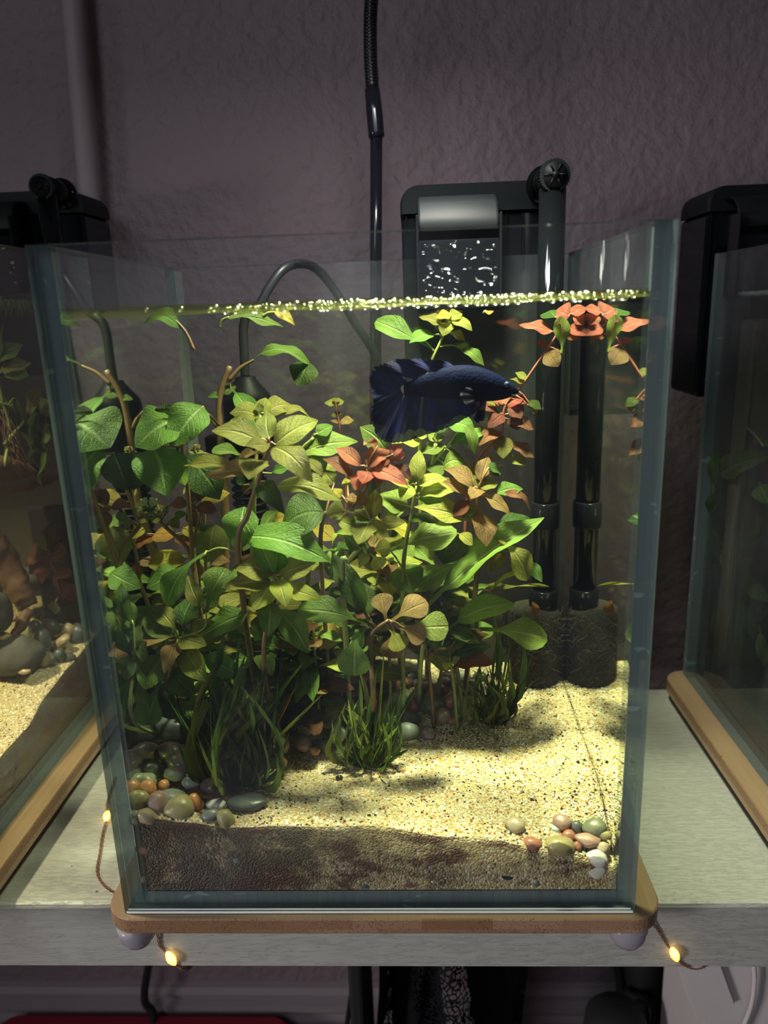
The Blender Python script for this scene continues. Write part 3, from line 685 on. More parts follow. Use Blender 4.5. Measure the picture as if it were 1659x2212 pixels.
# ------------------------------------------------------------------ plants of the middle aquarium
plant('stem_plant', 'tall stem plant with the largest olive rosette, nearest the front glass at upper left', .036, (528, 1668),
 [[('a', 640, 2050, .012), ('a', 750, 1500, .006), ('a', 870, 1100), ('a', 1000, 650)]],
 [('a', 1000, 600, 975, 265, 235, 'v', 'o', .012), ('a', 1070, 670, 1585, 375, 290, 'v', 'o', .01, .15), ('a', 900, 640, 318, 500, 270, 'v', 'o', .0, .15),
  ('a', 1030, 690, 715, 680, 160, 'e', 'o', -.008), ('a', 870, 590, 545, 370, 180, 'e', 'o', .014), ('a', 1050, 700, 1525, 1115, 300, 'v', 'o', -.012, .2),
  ('a', 900, 980, 240, 1045, 210, 'e', 'k', -.004, .1), ('a', 900, 850, 760, 1085, 300, 'v', 'o', -.014), ('a', 900, 1130, 1190, 1500, 220, 'v', 'd', -.01, .35),
  ('a', 1090, 1170, 1870, 1340, 235, 'v', 'o', .004, .15), ('a', 1350, 850, 1655, 1040, 120, 'e', 'o'), ('a', 900, 760, 640, 900, 120, 'e', 'k', .01),
  ('a', 700, 1000, 0-20, 930, 170, 'e', 'o', .012, .1)], 'stem_brown', .0017)
plant('stem_plant', 'stem plant with an olive star rosette just behind the largest one', .088, (520, 1600),
 [[('a', 820, 1400), ('a', 850, 800), ('a', 900, 310)]],
 [('a', 870, 330, 533, 290, 215, 'v', 'o', .0), ('a', 950, 300, 1290, 200, 210, 'v', 'o', .01), ('a', 900, 290, 965, 105, 180, 'v', 'y'), ('a', 910, 300, 880, 165, 90, 'e', 'o', .0),
  ('a', 890, 310, 870, 405, 110, 'v', 'y'), ('a', 1060, 385, 1500, 350, 120, 'e', 'o', .01, .3), ('a', 740, 880, 320, 755, 110, 's', 'g', -.02, .15), ('a', 610, 900, 700, 760, 90, 'v', 'o'),
  ('a', 820, 770, 740, 720, 110, 'e', 'k'), ('a', 1020, 1010, 1240, 950, 110, 'e', 'g'), ('a', 700, 1150, 620, 1040, 100, 'v', 'g'), ('a', 700, 1250, 820, 1150, 120, 'v', 'm')], 'stem_green', .0016)
plant('stem_plant', 'stem plant with broad bright green leaves right of the big olive rosette', .085, (640, 1600),
 [[('b', 60, 1300), ('b', 0, 900), ('b', -60, 450), ('b', 100, 250)]],
 [('b', -90, 470, 625, 300, 250, 'v', 'b', -.004, .1), ('b', 130, 210, 325, 110, 150, 'v', 'g'), ('b', 30, 450, 190, 730, 220, 'v', 'g', -.01), ('b', 960, 400, 650, 120, 290, 'v', 'g', .0, .1, .02),
  ('b', 1030, 320, 1220, 260, 110, 'v', 'y', .0, .1, .02), ('b', -60, 430, 500, 380, 90, 'l', 'd'), ('b', 240, 560, 380, 640, 150, 'v', 'o', .0, .1, .01), ('b', 120, 1010, 250, 1120, 130, 'v', 'b')], 'stem_green', .0016)
plant('cut_stem_plant', 'thick cut stem with a long arching leaf in front of the black heater', .135, (478, 1520),
 [[('g', 240, 1700), ('g', 215, 1300), ('g', 203, 1110), ('g', 212, 960), ('g', 268, 805)], [('g', 190, 1165), ('g', 140, 1100), ('g', 90, 1058)], [('g', 262, 890), ('g', 330, 815), ('g', 410, 768)]],
 [('g', 400, 772, 752, 795, 70, 'l', 'g', .0, .28), ('g', 738, 778, 672, 928, 150, 'v', 'd', -.004, .05), ('g', 210, 975, 135, 990, 34, 'v', 'g'), ('g', 225, 968, 306, 925, 60, 'v', 'g'),
  ('g', 272, 935, 440, 1185, 110, 'l', 'g', -.012, .1), ('g', 205, 960, 200, 990, 30, 'v', 'g')], 'stem_brown', .0028)
plant('broad_leaf_plant', 'plant with the largest broad green leaves beside the left glass', .062, (415, 1640),
 [[('h', 1210, 2250, .01), ('h', 1170, 1900), ('h', 1175, 1760), ('h', 1290, 1600), ('h', 1400, 1680, .03)]],
 [('h', 1125, 1640, 862, 1816, 300, 'v', 'g', -.008, .1), ('h', 1295, 1555, 1085, 1815, 220, 'v', 'g', -.012, .1), ('h', 1060, 1600, 1050, 1535, 110, 'v', 'd', .0), ('h', 975, 1818, 1062, 2128, 300, 'v', 'g', -.012, .15, -.004),
  ('h', 930, 1850, 850, 2090, 210, 'v', 'd', -.006, .1), ('h', 1130, 1810, 1180, 2060, 110, 'l', 'g', .0), ('h', 1180, 1880, 1400, 2150, 250, 'v', 'd', -.004, .1, .02), ('h', 1200, 1700, 1190, 1800, 50, 'l', 'g')], 'stem_brown', .0013)
plant('small_leaf_plant', 'thin sprig of tiny leaves behind the broad green leaves at the left', .11, (440, 1560),
 [[('h', 1300, 2200), ('h', 1350, 1900), ('h', 1250, 1850), ('h', 1245, 1800)]],
 [('h', 1245, 1850, 1200, 1840, 30, 'v', 'y'), ('h', 1250, 1850, 1310, 1862, 26, 'v', 'y'), ('h', 1248, 1830, 1235, 1800, 40, 'v', 'o'), ('h', 1250, 1830, 1275, 1800, 34, 'v', 'o'), ('h', 1290, 1880, 1330, 1890, 30, 'v', 'y')], 'stem_brown', .0012)
plant('red_plant', 'stem plant with the pinkish red rosette in the centre of the thicket', .046, (705, 1625),
 [[('b', 180, 1420, .02), ('b', 450, 1200, .012), ('b', 580, 1060, .006), ('b', 735, 830), ('b', 735, 620)]],
 [('b', 660, 590, 365, 385, 165, 'v', 'r', .006), ('b', 560, 720, 205, 505, 150, 'v', 'm', .002, .15), ('b', 735, 590, 1010, 400, 200, 'v', 'r', .006, .15), ('b', 860, 350, 695, 345, 70, 'v', 'r', .01),
  ('b', 800, 640, 1225, 820, 185, 'v', 'r', -.008, .15), ('b', 750, 640, 680, 800, 190, 'v', 'r', -.008), ('b', 670, 690, 590, 880, 175, 'v', 'r', -.006), ('b', 1030, 460, 1150, 320, 130, 'v', 'r'), ('b', 1020, 530, 1195, 430, 110, 'v', 'r'),
  ('b', 1000, 500, 890, 580, 130, 'v', 'm'), ('b', 1050, 590, 1270, 750, 140, 'v', 'm'), ('b', 850, 690, 900, 810, 110, 'v', 'm'), ('b', 480, 980, 645, 990, 90, 'v', 'k', .0, .1, .008), ('b', 440, 950, 330, 860, 100, 'v', 'Y', .0, .1, .012),
  ('b', 500, 830, 470, 735, 110, 'v', 'Y', .0, .1, .02), ('b', 340, 800, 215, 640, 170, 'v', 'o', .0, .1, .03)], 'stem_brown', .0013)
plant('stem_plant', 'stem plant with a small blurred olive rosette below the red one', .040, (745, 1640),
 [[('b', 440, 1900, .012), ('b', 520, 1720, .008), ('b', 740, 1450, .002), ('b', 790, 1260)]],
 [('b', 820, 1215, 840, 880, 200, 'v', 'o', .01), ('b', 780, 1260, 1000, 1445, 170, 'v', 'o', -.008), ('b', 900, 1270, 1185, 1265, 150, 'v', 'o', .0), ('b', 760, 1270, 630, 1525, 230, 'v', 'o', -.01),
  ('b', 770, 1240, 590, 1115, 170, 'v', 'o', .006), ('b', 600, 1330, 375, 1230, 175, 'v', 'o', .0), ('b', 465, 1120, 245, 1150, 220, 'v', 'o', .0, .1, .004), ('b', 700, 1080, 645, 880, 120, 'v', 'k'), ('b', 660, 1580, 465, 1420, 170, 'v', 'g', .002),
  ('b', 770, 1620, 1015, 1560, 190, 's', 'y'), ('b', 790, 1650, 905, 1810, 190, 's', 'y', -.006), ('b', 740, 1640, 640, 1810, 120, 'v', 'y', -.006), ('b', 760, 1560, 800, 1630, 90, 'v', 'o')], 'stem_green', .0016)
plant('reddish_tip_plant', 'low plant with spoon leaves and reddish tips above the middle grass', .050, (802, 1600),
 [[('f', 535, 1560), ('f', 520, 1350), ('f', 530, 1210), ('f', 620, 1140)], [('f', 530, 1210), ('f', 470, 1300), ('f', 440, 1200)]],
 [('f', 510, 1175, 115, 1080, 125, 's', 'g', -.006, .15), ('f', 515, 1150, 310, 770, 125, 'l', 'd', .01, .1), ('f', 525, 1150, 470, 925, 95, 'l', 'd', .01), ('f', 610, 1150, 575, 990, 110, 's', 'k', .006),
  ('f', 630, 1150, 838, 1040, 125, 's', 'k', .004), ('f', 670, 1180, 825, 1245, 110, 's', 'k', -.004), ('f', 650, 1185, 640, 1355, 120, 's', 'k', -.006), ('f', 620, 1180, 690, 1310, 110, 's', 'y', -.006), ('f', 445, 1190, 425, 1450, 170, 's', 'g', -.010, .2),
  ('f', 700, 1180, 955, 1175, 150, 's', 'b', .0, .1, .006), ('f', 560, 1230, 575, 1260, 30, 'v', 'y'), ('f', 500, 1180, 460, 1320, 60, 'l', 'g', .0, .2)], 'stem_brown', .0016)
plant('lance_leaf_plant', 'plant with long bright lance-shaped leaves reaching to the right', .082, (905, 1560),
 [[('f', 800, 1400), ('f', 830, 1150), ('f', 840, 1060), ('f', 760, 990), ('f', 700, 850)], [('f', 830, 1150), ('f', 950, 1195)]],
 [('f', 838, 1065, 1492, 565, 150, 'l', 'b', .012, .10), ('f', 700, 1010, 985, 830, 125, 'l', 'b', .004), ('f', 630, 750, 1003, 650, 140, 's', 'b', -.006, .1), ('f', 1010, 650, 925, 825, 200, 'v', 'd', -.004, .1, .01), ('f', 700, 830, 752, 990, 180, 'v', 'g', -.01),
  ('f', 955, 1192, 1328, 1048, 125, 'l', 'b', .004, .15), ('f', 1130, 1190, 1508, 1240, 150, 's', 'b', .0, .1, .006), ('f', 960, 1195, 1132, 1270, 75, 'v', 'g', -.006), ('f', 1240, 610, 1435, 590, 100, 'v', 'd', .01, .1, .02), ('f', 1000, 650, 1090, 720, 60, 'l', 'y'),
  ('f', 560, 1230, 820, 1240, 100, 's', 'd', .0, .2, .02), ('f', 920, 1280, 1010, 1240, 80, 'v', 'd'), ('f', 640, 1090, 760, 1130, 90, 'v', 'b')], 'stem_green', .0014)
plant('bronze_plant', 'stem plant with a bronze and pink star rosette at the right of the thicket', .090, (1008, 1500),
 [[('c', 700, 2300), ('c', 735, 1700), ('c', 715, 1350), ('c', 740, 1085)]],
 [('c', 670, 1075, 325, 848, 175, 'v', 'k', .004), ('c', 770, 1000, 858, 705, 195, 'v', 'k', .01), ('c', 750, 1065, 980, 1000, 150, 'v', 'o'), ('c', 740, 1075, 682, 920, 85, 'v', 'o'), ('c', 745, 1085, 648, 1205, 170, 'v', 'k', -.01),
  ('c', 625, 1205, 240, 965, 130, 'e', 'k', .0, .15), ('c', 660, 1210, 437, 1415, 150, 'e', 'm', -.006), ('c', 770, 1160, 1115, 1392, 140, 'e', 'k', -.006, .15), ('c', 940, 1170, 1358, 1340, 100, 'e', 'm', .0, .3), ('c', 890, 1170, 1270, 1085, 165, 'e', 'g', .004),
  ('c', 720, 1370, 835, 1775, 250, 'v', 'k', -.012, .15), ('c', 700, 1500, -30, 1300, 230, 'e', 'y', .0, .15), ('c', 700, 1300, 520, 1430, 170, 'v', 'g', -.002), ('c', 860, 830, 1005, 900, 110, 'v', 'd', .01),
  ('c', 930, 1670, 1330, 2170, 240, 's', 'o', -.010, .25, -.004), ('c', 1310, 1950, 1500, 2200, 130, 'v', 'g', -.006), ('c', 1060, 1850, 880, 2070, 150, 'v', 'k', .0), ('c', 870, 2300, 1270, 2070, 60, 'l', 'y', .0, .2)], 'stem_brown', .0017)
plant('red_plant', 'tall thin plant with dark red leaves rising to the surface at the right', .118, (985, 1485),
 [[('c', 560, 1900), ('c', 600, 1200), ('c', 730, 740), ('c', 880, 550), ('c', 1010, 420), ('c', 1060, 90), ('i', 700, 1240), ('i', 770, 1140), ('i', 880, 980), ('i', 960, 855)]],
 [('c', 985, 190, 692, 60, 150, 'e', 'm'), ('c', 1035, 190, 848, 358, 165, 'v', 'm', -.004), ('c', 1110, 95, 1250, 245, 170, 'v', 'm', -.004), ('c', 1075, 245, 1400, 375, 145, 'e', 'm'), ('c', 985, 400, 738, 572, 145, 'v', 'm'),
  ('c', 1050, 460, 1035, 725, 215, 'v', 'o', -.006), ('c', 1130, 540, 1402, 712, 130, 'v', 'm'), ('c', 940, 745, 1305, 770, 120, 's', 'o'), ('c', 1070, 95, 1290, -10, 130, 'v', 'r'), ('c', 1060, 70, 990, -20, 110, 'v', 'r'), ('c', 1050, 100, 830, 50, 45, 'l', 'o'),
  ('c', 1340, 100, 1442, 175, 70, 's', 'k'), ('c', 1330, 40, 1490, 135, 95, 'v', 'd'), ('c', 1190, 200, 1200, 385, 180, 'v', 'm', .0), ('c', 1020, 60, 930, 0, 100, 'v', 'r'), ('c', 1200, 60, 1330, 20, 100, 'v', 'm'),
  ('i', 865, 950, 678, 912, 62, 'v', 'r'), ('i', 960, 860, 885, 830, 110, 'v', 'r'), ('i', 965, 850, 1055, 815, 60, 'v', 'r'), ('i', 985, 860, 1040, 915, 60, 'v', 'r'), ('i', 950, 930, 1062, 970, 64, 'v', 'r'), ('i', 935, 975, 1020, 985, 50, 'v', 'm'),
  ('i', 840, 1045, 765, 1008, 40, 'v', 'm'), ('i', 835, 1055, 900, 1145, 100, 'v', 'k', -.002), ('i', 715, 1220, 655, 1178, 36, 'v', 'o'), ('i', 712, 1236, 625, 1215, 26, 'v', 'o'), ('i', 880, 870, 850, 830, 110, 'v', 'd', .006), ('i', 912, 1078, 905, 865, 80, 's', 'b', -.006, .1)], 'stem_red', .0011)
plant('stem_plant', 'dark green stem plant whose top leaves touch the surface above the fish', .135, (905, 1470),
 [[('f', 800, 900), ('g', 1400, 1250), ('i', 160, 1200), ('i', 240, 1000), ('i', 290, 890)], [('i', 200, 1060), ('i', 170, 1020), ('i', 140, 995)], [('i', 235, 1035), ('i', 300, 1025), ('i', 370, 1050)]],
 [('g', 1470, 700, 1138, 535, 110, 's', 'g'), ('i', 200, 968, 63, 1015, 72, 'v', 'g'), ('i', 245, 905, 118, 868, 50, 'v', 'o'), ('i', 285, 900, 250, 975, 75, 'v', 'o'), ('i', 300, 890, 415, 945, 62, 'v', 'o'), ('i', 290, 955, 376, 1005, 46, 'v', 'o'), ('i', 295, 850, 213, 872, 48, 'v', 'Y'),
  ('i', 360, 1045, 482, 1140, 56, 'v', 'g'), ('i', 290, 880, 360, 850, 60, 'v', 'o'), ('i', 290, 890, 300, 840, 50, 'v', 'y')], 'stem_green', .0013)
plant('small_leaf_plant', 'slender dark sprig standing alone against the wall left of the fish', .150, (735, 1440),
 [[('g', 960, 1500), ('g', 945, 1290), ('g', 920, 1150), ('g', 900, 1030), ('g', 898, 1010)]],
 [('g', 893, 1035, 832, 1022, 38, 'v', 'o'), ('g', 905, 1035, 950, 1015, 38, 'v', 'o'), ('g', 900, 1020, 885, 992, 30, 'v', 'o'), ('g', 900, 1020, 925, 995, 28, 'v', 'o'), ('g', 908, 1110, 903, 1072, 56, 'v', 'o'), ('g', 920, 1140, 868, 1130, 26, 'v', 'k'), ('g', 925, 1140, 1008, 1128, 44, 'v', 'k')], 'stem_red', .0008)
plant('stem_plant', 'stem plant with crinkled yellow-green tips right of the red rosette', .075, (870, 1560),
 [[('f', 700, 900), ('f', 745, 560), ('f', 775, 385)]],
 [('f', 775, 370, 795, 188, 88, 'v', 'y', .006), ('f', 785, 385, 948, 350, 62, 'v', 'y'), ('f', 790, 440, 985, 420, 90, 'v', 'y', .0, .2), ('f', 745, 400, 590, 345, 60, 'v', 'y'), ('f', 740, 380, 690, 470, 90, 'v', 'y'), ('f', 725, 505, 560, 440, 120, 'v', 'b'), ('f', 715, 500, 600, 570, 90, 'v', 'b'),
  ('f', 770, 380, 740, 300, 40, 'v', 'y'), ('f', 790, 460, 940, 470, 80, 'v', 'g'), ('f', 680, 570, 900, 590, 60, 'e', 'd'), ('f', 765, 400, 700, 330, 50, 'v', 'y')], 'stem_green', .0015)
plant('stem_plant', 'green stem plant with folded leaves behind the fish tail, at right of centre', .118, (925, 1500),
 [[('f', 860, 800), ('f', 850, 400), ('f', 870, 240), ('f', 885, 150)], [('f', 790, 420), ('f', 800, 150), ('f', 790, 110)], [('f', 870, 260), ('f', 930, 190), ('f', 945, 178)]],
 [('f', 885, 140, 840, 78, 44, 'v', 'y'), ('f', 888, 135, 932, 108, 34, 'v', 'y'), ('f', 935, 165, 775, 210, 62, 'v', 'b'), ('f', 940, 180, 1205, 82, 72, 'l', 'g'), ('f', 950, 45, 1110, 100, 90, 'v', 'g', .0, .2), ('f', 1050, 40, 1105, 210, 60, 'v', 'g'), ('f', 920, 290, 1062, 275, 110, 'v', 'b', .0, .45),
  ('f', 940, 280, 825, 285, 100, 'v', 'g'), ('f', 840, 105, 750, 95, 50, 'v', 'y'), ('f', 800, 130, 690, 140, 90, 'v', 'y'), ('f', 870, 110, 980, 45, 40, 'l', 'd'), ('f', 1080, 280, 1060, 350, 100, 'v', 'o'), ('f', 1110, 290, 1140, 250, 60, 'v', 'k'), ('f', 1210, 330, 1230, 300, 60, 'v', 'd')], 'stem_green', .0021)
plant('stem_plant', 'stem plant with a translucent green star rosette left of the middle grass', .046, (565, 1665),
 [[('e', 1260, 1300), ('e', 1290, 1000), ('e', 1330, 765)]],
 [('e', 1330, 740, 1225, 475, 120, 'v', 'g', .01), ('e', 1335, 740, 1350, 560, 130, 'v', 'g', .012), ('e', 1310, 745, 1055, 690, 150, 'v', 'o'), ('e', 1310, 790, 978, 825, 120, 'v', 'o', -.002), ('e', 1365, 745, 1605, 660, 140, 'v', 'o', .004), ('e', 1320, 795, 1180, 985, 145, 'v', 'y', -.010),
  ('e', 1355, 770, 1412, 955, 135, 'v', 'y', -.010), ('e', 1400, 830, 1645, 905, 105, 'v', 'y', -.004), ('e', 1300, 920, 1290, 1155, 145, 'v', 'g', -.010), ('e', 1350, 975, 1552, 1265, 160, 'v', 'g', -.008), ('e', 1120, 490, 1700, 655, 200, 'v', 'g', -.004, .15, .012),
  ('e', 1130, 290, 1085, 585, 205, 'v', 'g', -.008, .1, .012), ('e', 1660, 330, 1370, 440, 250, 'v', 'd', .0, .1, .018), ('e', 1290, 1000, 1200, 1180, 150, 'v', 'd', .0, .1, .01)], 'stem_brown', .0015)
plant('stem_plant', 'low olive star rosette plant at the lower left above the front grass', .052, (402, 1690),
 [[('e', 640, 1500), ('e', 690, 1165)], [('e', 690, 1165), ('e', 860, 1100), ('e', 878, 990)], [('e', 1080, 590), ('e', 960, 565), ('e', 850, 610)]],
 [('e', 680, 1150, 368, 1188, 110, 'e', 'k', -.002), ('e', 650, 1150, 458, 945, 190, 'v', 'g', .008), ('e', 685, 1120, 555, 955, 120, 'e', 'o', .010), ('e', 725, 1130, 820, 865, 135, 'e', 'd', .012), ('e', 730, 1140, 935, 1055, 95, 'e', 'o', .004), ('e', 700, 1165, 882, 1212, 120, 'v', 'o', -.006),
  ('e', 685, 1180, 600, 1395, 110, 'v', 'k', -.010), ('e', 735, 1220, 882, 1455, 145, 'v', 'o', -.010), ('e', 590, 1280, 415, 1515, 165, 'v', 'g', -.008), ('e', 660, 1370, 805, 1535, 165, 'v', 'd', -.008), ('e', 575, 1430, 480, 1735, 150, 's', 'g', -.008), ('e', 650, 1480, 650, 1700, 170, 's', 'd', -.004),
  ('e', 1145, 1000, 850, 1145, 150, 'v', 'g', .0, .1, .006), ('e', 880, 990, 1010, 700, 165, 's', 'g', .008), ('e', 872, 985, 755, 745, 100, 'e', 'o', .006), ('e', 870, 600, 615, 945, 140, 's', 'g', -.012, .2, -.004), ('e', 700, 720, 480, 830, 140, 'v', 'g', -.004, .1, .01),
  ('e', 860, 1280, 1145, 1445, 130, 'v', 'g', -.004, .1, .004), ('e', 690, 1160, 600, 1140, 60, 'v', 'o'), ('e', 540, 1420, 640, 1440, 30, 'l', 'o')], 'stem_green', .0015)
plant('stem_plant', 'green spoon-leaved plant pressed in the corner by the left front glass', .016, (300, 1700),
 [[('m', 290, 1560), ('m', 290, 1420)]],
 [('m', 272, 1372, 245, 1310, 40, 's', 'g', .0), ('m', 285, 1420, 258, 1345, 34, 'e', 'd', .004), ('m', 287, 1440, 262, 1530, 42, 's', 'g', -.002), ('m', 290, 1420, 270, 1470, 38, 'v', 'd', -.002), ('m', 292, 1440, 300, 1520, 40, 's', 'd', .004), ('m', 290, 1400, 300, 1350, 30, 'v', 'g', .006), ('m', 290, 1380, 272, 1300, 36, 's', 'g', .004), ('m', 290, 1480, 262, 1560, 44, 's', 'g', .002), ('m', 290, 1400, 318, 1420, 34, 'v', 'd', .006), ('m', 288, 1350, 262, 1260, 34, 'e', 'd', .004)], 'stem_green', .0012)
plant('red_plant', 'small maroon rosette plant among yellow leaves at the left', .080, (455, 1620),
 [[('d', 1500, 2300), ('d', 1390, 1640), ('d', 1030, 1260)], [('d', 1390, 1640), ('d', 1460, 1300), ('d', 1420, 1060)]],
 [('d', 1405, 1035, 1450, 825, 130, 'v', 'm'), ('d', 1480, 1010, 1570, 810, 140, 'v', 'm', .006), ('d', 1360, 1055, 1128, 1065, 125, 'v', 'm'), ('d', 1465, 1080, 1720, 1140, 150, 'v', 'm'), ('d', 1425, 1110, 1445, 1325, 130, 'v', 'm', -.004), ('d', 1440, 1050, 1400, 1120, 90, 'v', 'k'),
  ('d', 1120, 1130, 1060, 1100, 90, 'v', 'd'), ('d', 1050, 1120, 1000, 1050, 90, 'v', 'o'), ('d', 1010, 1090, 900, 1120, 90, 'v', 'd'), ('d', 900, 1120, 830, 1110, 80, 'v', 'd'), ('d', 1050, 1200, 910, 1220, 120, 'v', 'o'), ('d', 980, 980, 900, 1060, 110, 'v', 'd'), ('d', 1200, 1200, 1350, 1160, 90, 'v', 'g'),
  ('d', 1500, 1350, 1600, 1300, 100, 'v', 'd'), ('d', 1150, 1230, 1250, 1340, 110, 'v', 'o')], 'stem_brown', .0019)
plant('yellowing_plant', 'plant with large spotted yellow and orange dying leaves at the left', .098, (440, 1540),
 [[('d', 1500, 2100), ('d', 1480, 1750), ('d', 1480, 1400)]],
 [('d', 1330, 1700, 855, 1865, 230, 'v', 'Y', -.008, .1), ('a', 190, 1375, 535, 1245, 185, 'v', 'Y', .002), ('d', 1210, 1400, 935, 1490, 180, 'v', 'O', -.004), ('d', 1215, 1440, 1450, 1560, 170, 'v', 'O', -.004), ('e', 935, 405, 880, 660, 220, 'v', 'o', -.006), ('d', 1500, 1700, 1480, 1960, 130, 'e', 'O', -.004),
  ('d', 1330, 890, 1300, 890, 80, 'v', 'y'), ('d', 1300, 1330, 1450, 1440, 110, 'v', 'Y'), ('d', 1100, 1800, 1330, 1960, 130, 'v', 'o'), ('d', 1420, 1420, 1330, 1500, 140, 'v', 'Y'), ('a', 120, 1700, 20, 1640, 130, 'v', 'Y'), ('a', 1060, 1600, 1230, 1500, 110, 'v', 'Y', .0, .1, -.004), ('d', 950, 1950, 1000, 2190, 120, 'v', 'y')], 'stem_brown', .0016)
# floating and loose leaves
def loose(label, Y, stems, leaves, sm='stem_green'): return plant('loose_leaf', label, Y, None, stems, leaves, sm, .0010, 'leaf', None, None, True)
loose('green leaf hanging on its stalk from the surface at the upper left', .060, [[('h', 1236, 1200), ('h', 1180, 1080), ('h', 1095, 985)]], [('h', 1150, 1060, 918, 1030, 90, 'v', 'g', .0, .35)], 'stem_brown')
loose('long dark green leaf floating flat below the surface left of centre', .075, [[('g', 205, 575), ('g', 225, 530), ('g', 262, 512)]], [('g', 240, 520, 588, 572, 66, 'v', 'g', .01, .1)])
loose('bright yellow curled leaf floating at the surface left of centre', .055, [[('g', 462, 510), ('g', 500, 488), ('g', 540, 482)]], [('g', 530, 484, 655, 560, 60, 'e', 'Y', -.006, .35), ('g', 560, 480, 650, 460, 34, 'v', 'Y', .0)])
loose('small orange leaf floating in the bubbles at the surface', .060, [[('i', 478, 838), ('i', 484, 845)]], [('i', 478, 838, 535, 835, 22, 'v', 'O', .002, -.1)])
loose('small red leaf stuck to the black sponge at the right', .128, [[('f', 1420, 1100), ('f', 1425, 1090)]], [('f', 1430, 1115, 1425, 1035, 44, 'v', 'O', .0)], 'stem_red')
# thicket behind: mixed stems, leaf by leaf
rt = random.Random(21); random.seed(5)
for i in range(26):
    x0 = .026+(i % 8)*.0215+rt.uniform(-.006, .006) if i < 16 else .020+(i-16)*.0095+rt.uniform(-.004, .004); y0 = rt.uniform(.105, .150) if i < 8 else (rt.uniform(.080, .105) if i < 16 else rt.uniform(.078, .098))
    top = (.150 if i < 8 else .128 if i < 16 else .098)+rt.uniform(-.012, .025)-(.02 if x0 > .16 else 0)-(.025 if x0 < .05 else 0)
    z0 = sandz(x0, y0)-.001
    tp = thing('thicket_plant', 'leafy stem plant in the shaded middle of the thicket, mostly hidden', 'plant', (x0, y0, z0), 'shaded thicket plants')
    lean = V((rt.uniform(-.015, .015), rt.uniform(-.01, .006), 0)); bm = bmesh.new()
    P_ = [V((x0, y0, z0))+lean*(k/6)**1.5+V((0, 0, (top-z0)*k/6)) for k in range(7)]
    tube(bm, P_, lambda t: .0012*(1-.4*t), 7, 0, True, 3); link('stem', bm, M[rt.choice(('stem_green', 'stem_brown'))], tp)
    n = 12 if i < 16 else 8; ang = rt.random()*6
    for k in range(n):
        f0 = .50 if x0 > .12 else .22; f = f0+(1-f0)*k/(n-1); p = P_[0]+lean*f**1.5+V((0, 0, (top-z0)*f)); ang += math.pi/2+rt.uniform(-.3, .3)
        for q in range(2):
            a = ang+q*math.pi; ln = rt.uniform(.016, .027); el = rt.uniform(-.35, .55) if x0 < .12 else rt.uniform(.0, .6)
            t_ = p+V((math.cos(a)*math.cos(el), math.sin(a)*math.cos(el), math.sin(el)))*ln
            t_.x = min(W-T-.001, max(T+.001, t_.x)); t_.y = min(D-T-.001, t_.y)
            mt = rt.choices(('g', 'b', 'o', 'd', 'y', 'Y', 'k', 'n', 'm'), (22, 10, 20, 20, 6, 7 if x0 < .1 else 3, 6, 5, 3) if i < 16 else (24, 2, 16, 30, 0, 2, 4, 8, 4))[0]
            leaf(tp, p, t_, ln*rt.uniform(.38, .6), rt.choice('vevs'), mt, rt.choice((.05, .10, .15)), (rt.uniform(-.3, .3), -.4, .85), fit=False)
# ------------------------------------------------------------------ grass tufts
def tuft(label, root, Y, traced, n, hh, spread, seed, mats):
    rg = random.Random(seed); q = AY(root[0], root[1], Y); q.z = sandz(q.x, q.y)-.0005
    P_ = thing('grass_tuft', label, 'grass', q)
    for tx, ty, dy, wd, mt, bend, ox in traced:
        b = q+V((ox, rg.uniform(-.003, .003), 0)); t = AY(tx, ty, Y+dy); leaf(P_, b, t, wd*.62/4200, 't', mt, bend, (rg.uniform(-.6, .6), -.8, .3), 'blade')
    for i in range(n):
        a = rg.random()*6.28; r = rg.random()**.6*spread*.35; b = q+V((math.cos(a)*r, math.sin(a)*r*.6, 0)); b.z = sandz(b.x, b.y)-.0005
        L = hh*rg.uniform(.35, 1); o = spread*rg.uniform(.1, 1); t = b+V((math.cos(a)*o, math.sin(a)*o*.5, math.sqrt(max(L*L-o*o, (L*.4)**2))))
        t.y = max(T+.003, t.y)
        leaf(P_, b, t, rg.uniform(.0004, .0008), 't', rg.choice(mats), rg.choice((.05, .15, -.15, .25, .4)), (rg.uniform(-1, 1), -.5, .6), 'blade', fit=False)
    # thin pale roots
    bm = bmesh.new()
    for i in range(12):
        a = rg.random()*6.28; b = q+V((math.cos(a)*spread*.25, math.sin(a)*spread*.15, .0))
        tube(bm, [b+V((0, 0, .006)), b+V((rg.uniform(-.003, .003), -.002, .001)), b+V((rg.uniform(-.005, .005), -.004, .0005))], .00022, 4, 0, True, 3)
    r_ = link('root', bm, M['stem_green'], P_)
    return P_
